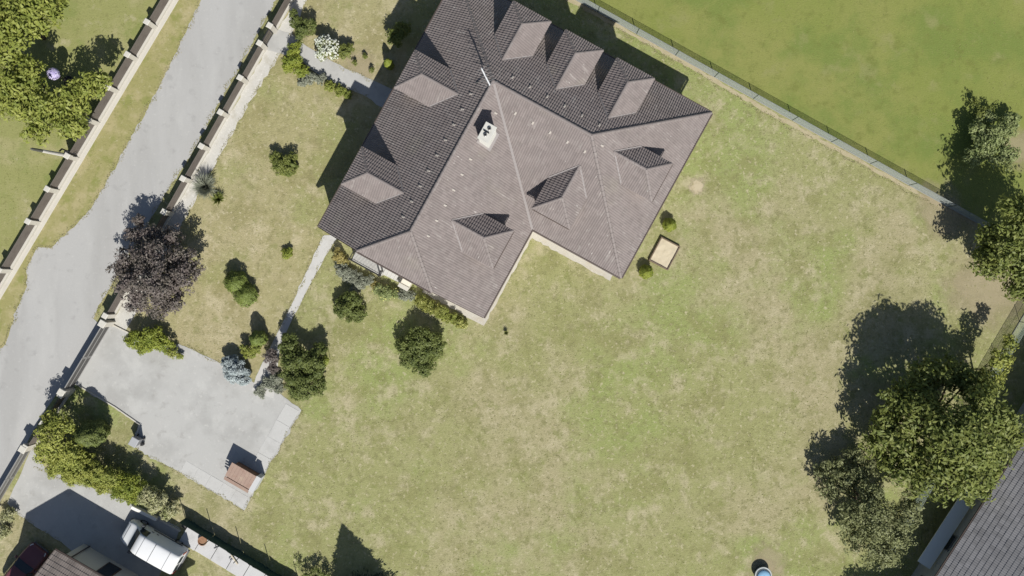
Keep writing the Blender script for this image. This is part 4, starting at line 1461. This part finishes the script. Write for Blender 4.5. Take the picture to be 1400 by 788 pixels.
def plant(name, label, cat, base, lobes, mat, leaf=0.10, cover=1.0, trunk_r=0.0, clump=0.32, low=-0.35, rough=0.22, bark=BARK, group=None, extra=None, aspect=0.45, part=None):
    """lobes: (px, py, z, r[, rz]) pixel as seen in the photo at height z"""
    b = P(*base)
    root = empty(name, b, 0, label, cat, group)
    lb = []
    for l in lobes:
        q = P(l[0], l[1], l[2]) - b
        gr = 1.0 if trunk_r >= .06 else 1.1
        lb.append((q.x, q.y, q.z, l[3] * gr, (l[4] if len(l) > 4 else l[3] * 0.8) * gr))
    c, n = lobes_points(lb, leaf, cover * (1.0 if trunk_r >= .06 else 1.25), clump, low, rough)
    keep = c[:, 2] > 0.03
    c, n = c[keep], n[keep]
    me = npmesh('foliage', leaves(c, n, leaf * RNG.uniform(0.6, 1.15, len(c)), aspect), 4, mat)
    tree = trunk_r >= 0.06
    link(part or ('crown' if tree else 'foliage'), me, root)
    m = MB()
    if tree:
        top = sum((Vector(l[:3]) for l in lb), Vector()) / len(lb)
        fork = V(top.x * .25, top.y * .25, max(.5, top.z * .38))
        m.tube([(0, 0, -.05), fork * .5, fork], [trunk_r * 1.25, trunk_r, trunk_r * .85], 9)
        for l in lb:
            t = Vector(l[:3])
            mid = fork.lerp(t, .5) + V(random.uniform(-.15, .15), random.uniform(-.15, .15), .15)
            m.tube([fork, mid, t], [trunk_r * .6, trunk_r * .4, trunk_r * .15], 6)
            for k in range(5):
                a = random.uniform(0, 6.28)
                e_ = t + V(math.cos(a) * l[3] * .75, math.sin(a) * l[3] * .75, random.uniform(-.2, .6) * l[4])
                m.tube([mid.lerp(t, random.uniform(.3, .9)), e_], [trunk_r * .22, trunk_r * .06], 5)
        m.build('trunk', bark, root, smooth=True)
    else:
        for l in lb:
            t = Vector(l[:3])
            for k in range(4):
                a = random.uniform(0, 6.28)
                s_ = V(t.x * .6 + math.cos(a) * .1, t.y * .6 + math.sin(a) * .1, -.03)
                m.tube([s_, t + V(math.cos(a) * l[3] * .5, math.sin(a) * l[3] * .5, 0)], [.022, .008], 5)
        m.build('stems', bark, root)
    if extra:
        em, es, en, nm = extra
        idx = RNG.choice(len(c), min(en, len(c)), replace=False)
        cc = c[idx] + n[idx] * 0.05 + np.array([0, 0, leaf * .6])
        nn = n[idx] * .4 + np.array([0, 0, 1.0])
        link(nm, npmesh(nm, leaves(cc, nn, es * RNG.uniform(.7, 1.2, len(cc)), .8), 4, em), root)
    return root


def egg(name, label, base, h, r, mat, leaf=0.07, cat='conifer', cone=0.0, n=None, group=None, droop=0.0):
    """clipped or pointed conifer: dense small sprays over an egg or cone outline"""
    b = P(*base)
    root = empty(name, b, 0, label, cat, group)
    n = n or int(2.0 * 2 * math.pi * r * h / (leaf * leaf * 0.9))
    t = RNG.uniform(0, 1, n) ** (0.75 if cone < .5 else 0.6)
    if cone < .5:
        rad = r * np.sin(np.pi * np.clip(0.12 + t * 0.88, 0, 1) ** 0.85) ** 0.6
        rad[t > .97] *= .6
    else:
        rad = r * (1 - t) ** 0.9
    a = RNG.uniform(0, 2 * np.pi, n)
    lump = 1 + 0.09 * np.sin(a * 5 + t * 9) + 0.06 * np.sin(a * 9 - t * 15)
    rr = rad * lump * RNG.uniform(.80, 1.04, n)
    c = np.stack([rr * np.cos(a), rr * np.sin(a), .04 + t * h * .97], 1)
    nr = np.stack([np.cos(a), np.sin(a), 0.25 + t * 1.0], 1) + RNG.normal(size=(n, 3)) * .35
    tang = np.stack([np.cos(a) * .4, np.sin(a) * .4, np.ones(n) * (1 - droop * 2)], 1)
    link('foliage', npmesh('foliage', leaves(c, nr, leaf * RNG.uniform(.7, 1.3, n), .5, tang), 4, mat), root)
    MB().tube([(0, 0, -.04), (0, 0, h * .85)], [r * .12 + .02, .015], 7).build('trunk', BARK, root)
    core = MB().lathe([(r * .5, .05), (r * .62, h * .3), (r * .45, h * .6), (r * .05, h * .85)] if cone < .5 else [(r * .7, .1), (r * .4, h * .4), (r * .02, h * .85)], (0, 0, 0), 10)
    core.build('inner_twigs', surf('inner_' + name, (0.025, 0.032, 0.012), rough=.95) if ('inner_' + name) not in bpy.data.materials else bpy.data.materials['inner_' + name], root)
    return root


def blades(name, label, base, r, h, n, mat, w=0.03, cat='plant', arch=0.6, group=None):
    b = P(*base)
    root = empty(name, b, 0, label, cat, group)
    a = RNG.uniform(0, 2 * np.pi, n)
    L = RNG.uniform(.55, 1.05, n)
    out = np.stack([np.cos(a), np.sin(a), np.zeros(n)], 1)
    sd_ = np.stack([-np.sin(a), np.cos(a), np.zeros(n)], 1)
    lean = RNG.uniform(.2, 1.0, n)[:, None]
    quads = []
    K = 4
    prev = None
    for k in range(K + 1):
        t = k / K
        p = out * (.04 + (r * L[:, None]) * lean * t ** 1.1) + np.array([0, 0, 1.0]) * (h * L[:, None] * (t * (1.25 - arch * lean * t ** 2)))
        ww = w * (1 - t) ** .7 + .002
        cur = (p - sd_ * ww, p + sd_ * ww)
        if prev is not None:
            quads.append(np.stack([prev[0], prev[1], cur[1], cur[0]], 1))
        prev = cur
    q = np.concatenate(quads).reshape(-1, 3)
    q[:, 2] = np.maximum(q[:, 2], .01)
    link('blades', npmesh('blades', q, 4, mat), root)
    MB().lathe([(.10, -.02), (.09, .10), (.02, .16)], (0, 0, 0), 8).build('crown_base', BARK, root)
    return root


# big trees
plant('walnut_tree', 'big dark green broadleaf tree beside the grey roofed building', 'tree', (1256, 570),
      [(1322, 602, 6.6, 1.9), (1298, 588, 6.0, 2.1), (1345, 628, 5.0, 1.8), (1362, 580, 4.8, 1.7), (1290, 645, 4.6, 1.9), (1340, 560, 5.2, 1.7), (1250, 650, 3.4, 1.4), (1378, 600, 4.2, 1.1), (1330, 668, 4.0, 1.1),
       (1240, 615, 3.6, 1.6), (1212, 578, 2.9, 1.4), (1235, 545, 3.2, 1.5), (1268, 520, 3.5, 1.5), (1300, 508, 3.4, 1.2), (1198, 605, 2.5, 1.1), (1218, 632, 2.6, 1.1), (1262, 560, 4.6, 1.6), (1325, 520, 3.6, 1.2)],
      G_MID, 0.20, 0.95, .22, .36, -.3, .32)
plant('fruit_tree', 'sparse grey green fruit tree beside the green net fence', 'tree', (1180, 686),
      [(1200, 712, 3.3, 1.3), (1228, 722, 2.6, 1.3), (1168, 700, 2.4, 1.2), (1200, 748, 2.3, 1.3), (1242, 695, 2.5, 1.0), (1190, 680, 2.9, 1.2), (1215, 758, 1.8, 1.0), (1170, 735, 1.7, 1.0),
       (1160, 655, 1.6, 1.1), (1135, 668, 1.3, 1.0), (1140, 640, 1.3, .9), (1180, 640, 1.6, 1.0), (1122, 645, 1.0, .6), (1165, 622, 1.2, .7)],
      G_OLIVE, 0.13, 0.85, .11, .34, -.3, .42)
plant('young_tree', 'small yellow green tree between the big dark tree and the fence corner', 'tree', (1330, 505),
      [(1352, 518, 2.4, .95), (1368, 492, 2.5, .85), (1378, 470, 2.2, .6), (1338, 535, 2.2, .8)], G_YEL, 0.14, 0.9, .07, .38)
plant('corner_tree', 'dark spreading tree at the corner of the net fence', 'tree', (1352, 352),
      [(1385, 345, 4.0, 1.7), (1400, 300, 4.5, 1.9), (1352, 360, 3.2, 1.2), (1395, 385, 3.6, 1.4), (1440, 350, 4.6, 2.2), (1350, 325, 3.0, 1.0), (1420, 400, 3.6, 1.5), (1345, 345, 2.4, .9)], G_MID, 0.17, 1.0, .18, .36, -.3, .3)
plant('pale_shrub', 'tall pale leaved shrub at the meadow edge near the fence corner', 'shrub', (1330, 208),
      [(1348, 205, 1.4, 1.0), (1330, 215, 1.1, .7), (1368, 185, 1.4, .9), (1338, 180, 1.2, .7), (1375, 215, 1.5, .8), (1350, 160, .8, .5), (1382, 165, .8, .6)], G_PALE, 0.12, .95, 0, .40, -.3, .35)
plant('ground_shoot', 'loose upright green shoots beside the pale shrub', 'shrub', (1336, 150), [(1333, 140, .5, .45, .5), (1340, 155, .6, .5, .5), (1352, 150, .6, .45)], G_MID, 0.09, .35, 0, .3, -.2, .4)
plant('garden_tree', 'lime green tree in the corner of the lawn across the road', 'tree', (60, 52),
      [(20, 30, 4.0, 1.8), (50, 10, 4.2, 1.6), (5, 60, 3.6, 1.6), (70, 2, 3.8, 1.1), (-10, 20, 4.0, 2.0)], G_LIME, 0.19, 1.0, .16, .36)
plant('spreading_tree', 'spreading light green tree by the board fence on the lawn across the road', 'tree', (92, 152),
      [(30, 112, 3.2, 1.5), (60, 150, 2.9, 1.5), (25, 145, 2.8, 1.5), (100, 135, 3.0, 1.3), (128, 118, 3.4, .95), (92, 165, 2.6, 1.2), (50, 180, 2.2, .95), (108, 175, 2.2, .8), (10, 130, 2.8, 1.2), (40, 95, 3.2, 1.0), (140, 108, 3.5, .6)], G_LIME, 0.18, .95, .15, .38, -.3, .35)
plant('plum_tree', 'dark purple leaved plum tree growing over the garden fence', 'tree', (243, 384),
      [(210, 388, 4.0, 1.4), (178, 386, 3.2, 1.1), (246, 380, 3.0, 1.2), (208, 352, 3.3, 1.3), (225, 415, 2.8, 1.1), (180, 355, 2.6, 1.0), (190, 412, 2.7, 1.0), (245, 350, 2.4, 1.0), (205, 322, 2.0, .8), (240, 400, 2.4, .9),
       (185, 325, 1.9, .8), (232, 325, 1.8, .9), (262, 365, 2.0, .8), (165, 370, 2.2, .8), (190, 302, 1.6, .5)], G_PLUM, 0.12, .9, .12, .34, -.25, .42)
plant('roadside_tree', 'yellow green bushy tree at the end of the hedge by the road', 'tree', (92, 592),
      [(70, 598, 2.6, 1.05), (95, 620, 2.2, 1.0), (60, 618, 2.1, .85), (85, 580, 2.4, .85), (70, 575, 2.2, .7)], G_YEL, 0.12, 1.0, .08, .36)
plant('edge_tree', 'tree beyond the lower lawn edge beside the sparse fruit tree', 'tree', (1172, 852),
      [(1240, 925, 4.2, 1.7), (1215, 905, 3.8, 1.4), (1262, 900, 3.8, 1.4), (1250, 950, 3.6, 1.5), (1205, 925, 3.4, 1.2)], G_MID, 0.18, 1.0, .16)
# spruce whose shadow falls on the lower lawn
sp = P(503, 842)
spr = empty('spruce_tree', sp, 0, 'dark pointed spruce at the lower edge of the lawn', 'tree')
n = 26000
t = RNG.uniform(0, 1, n) ** 1.5
a = RNG.uniform(0, 2 * np.pi, n)
layer = (t * 16) % 1.0
rad = 3.5 * (1 - t) ** .92 * (0.72 + .36 * (1 - layer)) * (1 + .10 * np.sin(a * 11 + np.floor(t * 16) * 2.1))
rr = rad * RNG.uniform(.25, 1, n) ** .5
c = np.stack([rr * np.cos(a), rr * np.sin(a), .3 + t * 6.7 - rr * .12], 1)
nr = np.stack([np.cos(a) * .4, np.sin(a) * .4, np.ones(n)], 1) + RNG.normal(size=(n, 3)) * .3
tg = np.stack([np.cos(a), np.sin(a), -.25 * np.ones(n)], 1)
link('crown', npmesh('crown', leaves(c, nr, .13 * RNG.uniform(.7, 1.3, n), .35, tg), 4, G_SPRUCE), spr)
MB().tube([(0, 0, -.05), (0, 0, 6.8)], [.17, .02], 9).build('trunk', BARK, spr)
plant('dead_bush', 'twiggy bush beside the end of the dark green screen', 'shrub', (436, 783), [(430, 782, .7, .5), (446, 790, .6, .5), (420, 790, .6, .4)], G_DARK, .08, .5, 0, .3, -.2, .4)
plant('young_weed', 'pale twig shoot by the thin wire fence end', 'shrub', (408, 772), [(408, 772, .4, .35)], G_OLIVE, .06, .25, 0, .3, -.2, .4)

# hedge along the neighbouring yard
hedge = [((95, 632), [(86, 630, 1.3, .85), (106, 640, 1.4, .85), (75, 640, 1.1, .7), (98, 652, .9, .6), (118, 632, 1.2, .7)], G_YEL, 'yellow green hedge bush next to the roadside tree'),
         ((140, 648), [(132, 646, 1.4, .8), (148, 654, 1.4, .8), (120, 655, 1.1, .65), (140, 666, .9, .55)], G_YEL, 'yellow green hedge bush in the middle of the row along the yard'),
         ((178, 662), [(168, 660, 1.3, .75), (184, 668, 1.3, .75), (164, 672, 1.0, .6), (180, 680, .8, .5)], G_BRIGHT, 'bright green hedge bush next to the white flecked one'),
         ((210, 680), [(202, 676, 1.2, .7), (218, 686, 1.1, .65), (234, 696, .9, .55), (212, 692, .8, .5), (226, 704, .7, .4)], MIXW, 'white flecked hedge bush beside the van')]
for b, l, mt, lab in hedge:
    plant('hedge_bush', lab, 'hedge', b, l, mt, .085, 1.15, 0, .34, -.5, .25, group='hedge bushes along the yard')
egg('thuja', 'dark pointed thuja behind the yellow green roadside tree', (139, 588), 3.3, .95, G_DARK, .085, cone=.2)
plant('gate_weed', 'pale flowering weeds at the lower end of the neighbouring gate', 'plant', (12, 706), [(10, 704, .5, .5), (4, 728, .5, .55), (18, 700, .4, .3)], MIXW, .08, .9, 0, .35, -.3, .3)

# garden shrubs
plant('shrub', 'rounded dark shrub alone on the lawn below the dry patch by the gable', 'shrub', (578, 482),
      [(575, 480, 1.1, .95), (592, 474, 1.0, .8), (556, 474, 1.0, .75), (580, 500, .9, .75), (560, 492, .9, .65), (577, 462, 1.3, .8)], G_DARK, .095, 1.35, 0, .34, -.6, .2)
plant('shrub', 'dark green shrub between the garden path and the gable', 'shrub', (482, 424),
      [(478, 424, .9, .75), (490, 430, .7, .55), (466, 418, .8, .6), (482, 410, 1.0, .6)], G_DARK, .085, 1.35, 0, .34, -.6, .22)
plant('shrub', 'large dark evergreen shrub mass at the corner of the concrete drive', 'shrub', (425, 512),
      [(402, 490, 1.5, .95), (432, 500, 1.4, .8), (412, 530, 1.2, .95), (432, 525, 1.2, .75), (396, 470, 1.4, .7), (400, 515, 1.3, .8), (436, 482, 1.2, .6)], G_DARK, .09, 1.35, 0, .34, -.6, .2)
plant('shrub', 'yellow tipped sprig growing out of the large evergreen shrub', 'shrub', (449, 492), [(445, 493, 1.2, .32)], G_BRIGHT, .07, .9, 0, .4, -.4)
plant('shrub', 'small dense evergreen in a round bed near the middle of the front lawn', 'shrub', (392, 226),
      [(384, 228, .7, .6), (396, 232, .6, .5), (378, 218, .7, .45), (398, 218, .8, .45)], G_MID, .075, 1.3, 0, .34, -.6, .22)
egg('slim_conifer', 'slim young conifer rising from the round bed on the front lawn', (405, 228), 1.5, .26, G_DARK, .05, cone=.6)
plant('shrub', 'tiny yellow green bush alone on the front lawn', 'shrub', (393, 348), [(391, 347, .3, .38, .35), (396, 343, .3, .25)], G_BRIGHT, .06, 1.3, 0, .34, -.5)
blades('pampas_grass', 'grey green pampas grass clump by the gravel strip', (284, 257), 1.25, 1.2, 800, G_GREY, .024)
blades('yucca', 'dark spiky yucca beside the pampas grass', (300, 273), .7, .7, 220, G_MID, .035)
egg('thuja', 'clipped egg shaped thuja on the front lawn, the taller of two', (327, 386), 1.6, .84, G_THUJA, .065)
egg('thuja', 'clipped egg shaped thuja on the front lawn, the lower bright one', (339, 403), 1.35, .86, G_THUJA, .065)
plant('shrub', 'bright lime shrub at the drive beside the purple tree', 'shrub', (208, 464),
      [(188, 462, .9, .72), (208, 462, 1.0, .8), (224, 470, .7, .6), (198, 474, .7, .6)], G_BRIGHT, .09, 1.25, 0, .36, -.5, .25)
plant('shrub', 'small yellowish shrub at the tip of the lime shrub', 'shrub', (240, 480), [(237, 481, .5, .4), (246, 488, .3, .25)], G_YEL, .065, 1.0, 0, .36, -.5)
egg('thuja', 'green columnar thuja beside the lower end of the garden path', (358, 462), 2.0, .58, G_THUJA, .065)
plant('shrub', 'loose lime shrub between the columnar thuja and the blue spruce', 'shrub', (346, 488), [(342, 484, .8, .45), (350, 476, .9, .4), (335, 478, .7, .35)], G_LIME, .07, 1.1, 0, .34, -.5)
plant('dwarf_spruce', 'silvery blue dwarf spruce at the edge of the concrete drive', 'conifer', (330, 507), [(322, 506, .8, .85, .65), (330, 515, .6, .65), (316, 498, .7, .65)], G_BLUE, .065, 1.7, 0, .26, -.6, .15)
plant('shrub', 'dark purple leaved shrub in the shade between path and blue spruce', 'shrub', (374, 490), [(370, 488, 1.0, .5), (374, 505, .8, .4)], G_PLUM, .07, 1.1, 0, .34, -.5)
plant('shrub', 'low grey green juniper spilling onto the drive corner', 'shrub', (372, 528), [(366, 526, .35, .5, .3), (378, 518, .4, .45, .3), (356, 536, .25, .4, .22), (382, 532, .3, .35, .25)], G_GREY, .065, 1.0, 0, .34, -.4, .3)
# planting beside the entrance path
plant('shrub', 'round white flowering hydrangea by the entrance path', 'shrub', (452, 70), [(447, 68, .9, .78, .7)], G_MID, .08, 1.2, 0, .30, -.5, .12, extra=(FLOWER_W, .085, 650, 'blossoms'))
plant('shrub', 'green shrub next to the white flowering hydrangea', 'shrub', (473, 74), [(470, 72, .8, .5), (476, 66, .8, .35)], G_MID, .075, 1.2, 0, .34, -.5)
plant('shrub', 'dark twiggy conifer shrub by the gravel strip near the wicket gate', 'shrub', (424, 46), [(412, 44, 1.2, .6), (424, 36, 1.1, .5), (406, 32, 1.2, .45), (402, 20, 1.3, .35)], G_DARK, .075, 1.0, 0, .34, -.5, .3)
plant('shrub', 'bright yellow green shrub where the entrance path bends', 'shrub', (410, 86), [(400, 84, .9, .62), (404, 68, 1.0, .5), (412, 96, .7, .5), (394, 92, .6, .4)], G_BRIGHT, .085, 1.25, 0, .36, -.5, .22)
plant('lavender', 'grey lavender clump along the entrance path', 'plant', (430, 108), [(424, 106, .4, .5, .35), (438, 108, .4, .4, .3), (414, 112, .3, .35, .25)], G_GREY, .06, 1.1, 0, .3, -.4, .25)
plant('shrub', 'low olive hedge plant edging the entrance path', 'shrub', (458, 122), [(450, 118, .45, .4), (464, 124, .4, .4), (476, 130, .3, .3)], G_LIME, .07, 1.1, 0, .34, -.5)
for px, py, lab in ((485, 86, 'little dark green sapling next to the entrance path bed'), (499, 77, 'tiny thin sapling in the bare soil by the path'), (508, 96, 'little reddish perennial close to the villa shade')):
    plant('seedling', lab, 'plant', (px, py), [(px, py, .35, .2, .22)], G_MID, .05, .8, 0, .35, -.4)
egg('thuja', 'small bright thuja in the shade beside the front wall', (534, 92), 1.9, .32, G_BRIGHT, .055)
plant('shrub', 'dark shrub hugging the shaded front wall', 'shrub', (545, 55), [(540, 52, 1.4, .6), (548, 40, 1.3, .6)], G_MID, .09, 1.0, 0, .34, -.5)
# bed along the gable
bed = [((468, 348), [(463, 349, .5, .48), (470, 356, .4, .35)], G_ORANGE, 'orange yellow flowering shrub below the terrace railing'),
       ((478, 374), [(472, 372, .4, .55, .4), (484, 380, .4, .5, .35), (466, 364, .3, .35)], G_GREY, 'grey green sage bush below the terrace'),
       ((498, 388), [(492, 388, .4, .5, .35), (504, 384, .4, .4, .3), (486, 396, .3, .35)], G_GREY, 'silvery lavender bush at the foot of the gable'),
       ((532, 400), [(528, 400, .5, .55, .4), (540, 402, .4, .4), (518, 396, .4, .4)], G_PALE, 'pale green perennial clump at the foot of the steps'),
       ((514, 392), [(512, 390, .35, .3)], G_ORANGE, 'rust coloured perennial between lavender and pale clump'),
       ((556, 403), [(552, 402, .4, .45, .35), (562, 404, .35, .35)], G_GREY, 'grey green clump beside the gable window'),
       ((582, 414), [(576, 412, .5, .5), (588, 420, .5, .5), (600, 424, .5, .5)], G_GOLD, 'yellow green flowering bed plant along the gable wall'),
       ((612, 432), [(606, 430, .45, .45), (618, 434, .45, .45)], G_LIME, 'light green bed plant near the gable corner'),
       ((631, 441), [(626, 440, .4, .42), (634, 444, .3, .3)], G_GOLD, 'golden low shrub at the end of the gable bed')]
for b, l, mt, lab in bed:
    plant('shrub', lab, 'shrub', b, l, mt, .065, 1.2, 0, .34, -.4, .25, extra=(FLOWER_Y, .05, 60, 'blossoms') if mt in (G_GOLD, G_PALE) else None)
egg('thuja', 'small round topped thuja against the villa above the sandpit', (914, 308), .95, .50, G_BRIGHT, .055)
egg('thuja', 'small round topped thuja at the lower corner of the sandpit', (882, 372), .95, .52, G_BRIGHT, .055)
blades('rose_bush', 'tiny dark plant with pale blooms alone near the villa corner', (692, 455), .25, .45, 70, G_MID, .02)
# flowering standard under the spreading tree
fb = P(96, 112)
fl_ = empty('flower_standard', fb, 0, 'round lilac and white flower head on a stem beside the spreading tree', 'flower')
MB().tube([(0, 0, -.03), (.02, 0, 1.0), (0, 0, 2.0)], [.035, .028, .022], 7).build('stem', BARK, fl_)
MB().lathe([(.32, 0), (.36, .25), (.38, .27), (.32, .27), (.05, .24)], (0, 0, 0), 18).build('pot', DARK, fl_)
n = 900
q = unit(RNG.normal(size=(n, 3)))
link('blossoms', npmesh('blossoms', leaves(q * np.array([.42, .42, .38]) * RNG.uniform(.8, 1.05, (n, 1)) + np.array([0, 0, 2.2]), q + np.array([0, 0, .3]), .075, .8), 4, FLOWER_L), fl_)

# ------------------------------------------------------------------ grass tufts and clover over the lawns
def inside(px, py, poly):
    c = np.zeros(len(px), bool)
    n = len(poly)
    for i in range(n):
        x0, y0 = poly[i]
        x1, y1 = poly[(i + 1) % n]
        cond = ((y0 > py) != (y1 > py)) & (px < (x1 - x0) * (py - y0) / (y1 - y0 + 1e-9) + x0)
        c ^= cond
    return c


def tufts(name, poly, n, mat, size, holes=(), label=None):
    xs = [p[0] for p in poly]
    ys = [p[1] for p in poly]
    px = RNG.uniform(min(xs), max(xs), n)
    py = RNG.uniform(min(ys), max(ys), n)
    # patchy density
    dn = np.sin(px * .043 + 1.3 * np.sin(py * .031)) + np.sin(py * .057 + 1.7 * np.sin(px * .023)) + .7 * np.sin((px + py) * .11)
    ok = inside(px, py, poly) & (dn + RNG.normal(0, .9, n) > 0.0)
    for h in holes:
        ok &= ~inside(px, py, h)
    px, py = px[ok], py[ok]
    k = len(px)
    c = np.stack([(px - 700) / S, (394 - py) / S, RNG.uniform(.010, .016, k)], 1)
    nr = RNG.normal(size=(k, 3)) * .07 + np.array([0, 0, 1.0])
    me = npmesh(name, leaves(c, nr, size * RNG.uniform(.5, 1.3, k), .4), 4, mat)
    o = link(name, me)
    o['kind'] = 'stuff'
    return o


T_DRY = leafmat('tuft_dry', (0.27, 0.25, 0.12), (0.40, 0.355, 0.21), (0.23, 0.23, 0.09), 0.15, .9)
T_GREEN = leafmat('tuft_green', (0.215, 0.225, 0.070), (0.28, 0.275, 0.105), (0.19, 0.21, 0.06), 0.15, .9)
garden = [(420, 0), (770, -5), (1340, 312), (1400, 420), (1400, 470), (1180, 800), (420, 800), (330, 700), (412, 561), (345, 525), (254, 474), (180, 455), (262, 300)]
hp = [Matrix.Rotation(ROT, 3, 'Z') @ V(a_, b_, 0) + HO for a_, b_ in [(-.1, .1), (LN + .1, .1), (LN + .1, -WD - .7), (WD + .6, -WD - .7), (WD + .6, -LN - .9), (-.1, -LN - .9)]]
hole = [(700 + p.x * S, 394 - p.y * S) for p in hp]
paths = [[(340, 540), (350, 510), (395, 420), (440, 318), (470, 318), (400, 445), (380, 548)], [(355, 70), (380, 36), (440, 72), (520, 110), (540, 150), (480, 128)]]
tufts('lawn_tufts', garden, 26000, T_DRY, .060, [hole] + paths)
tufts('lawn_tufts', garden, 9000, T_GREEN, .060, [hole] + paths)
tufts('meadow_tufts', [(800, -20), (1420, 320), (1420, -20)], 3500, T_GREEN, .06)
tufts('lawn_tufts', [(-10, -10), (228, -10), (-10, 400)], 3000, T_GREEN, .06)
tufts('verge_tufts', [(240, 0), (270, 0), (60, 330), (30, 350)], 5000, T_DRY, .06)


def edge_tufts(name, lines, per_m, mat, sd=.11, size=.05):
    """grass creeping over paving edges"""
    cs = []
    for ln in lines:
        for (x0, y0), (x1, y1) in zip(ln[:-1], ln[1:]):
            a, b = P(x0, y0), P(x1, y1)
            L_ = (b - a).length
            k = int(L_ * per_m)
            if k < 1:
                continue
            t = RNG.uniform(0, 1, k)
            wob = .10 * np.sin(t * L_ * 2.3) + .07 * np.sin(t * L_ * 5.1 + 1)
            nrm = np.array([-(b - a).y, (b - a).x]) / max(L_, 1e-6)
            off = RNG.normal(0, sd, k) + wob
            cs.append(np.stack([a.x + (b - a).x * t + nrm[0] * off, a.y + (b - a).y * t + nrm[1] * off, RNG.uniform(.028, .05, k)], 1))
    c = np.concatenate(cs)
    nr = RNG.normal(size=c.shape) * .22 + np.array([0, 0, 1.0])
    o = link(name, npmesh(name, leaves(c, nr, size * RNG.uniform(.5, 1.4, len(c)), .5), 4, mat))
    o['kind'] = 'stuff'


edge_tufts('edge_grass', [[(378, 0), (330, 86), (262, 210), (232, 256), (208, 296), (184, 338), (160, 376), (141, 408), (128, 436)],
                          [(37, 392), (36, 372), (44, 352), (52, 338), (70, 340), (92, 318), (125, 285), (170, 205), (225, 105), (275, 0)], [(-10, 490), (8, 470), (22, 425), (37, 392)]], 45, T_DRY, .09, .04)
edge_tufts('edge_grass', [[(412, 561), (334, 698), (244, 645), (198, 622), (183, 608)], [(254, 474), (302, 497)], [(372, 470), (397, 420), (442, 322)], [(455, 334), (421, 395), (398, 440)],
                          [(440, 75), (472, 94), (510, 110)], [(452, 112), (482, 124), (502, 133)], [(252, 300), (305, 205), (345, 135), (386, 70)], [(398, 50), (420, 0)],
                          [(46, 640), (127, 667)], [(22, 702), (92, 748)], [(790, 10), (952, 101), (1046, 157), (1168, 222), (1278, 283)]], 40, T_DRY, .06, .035)
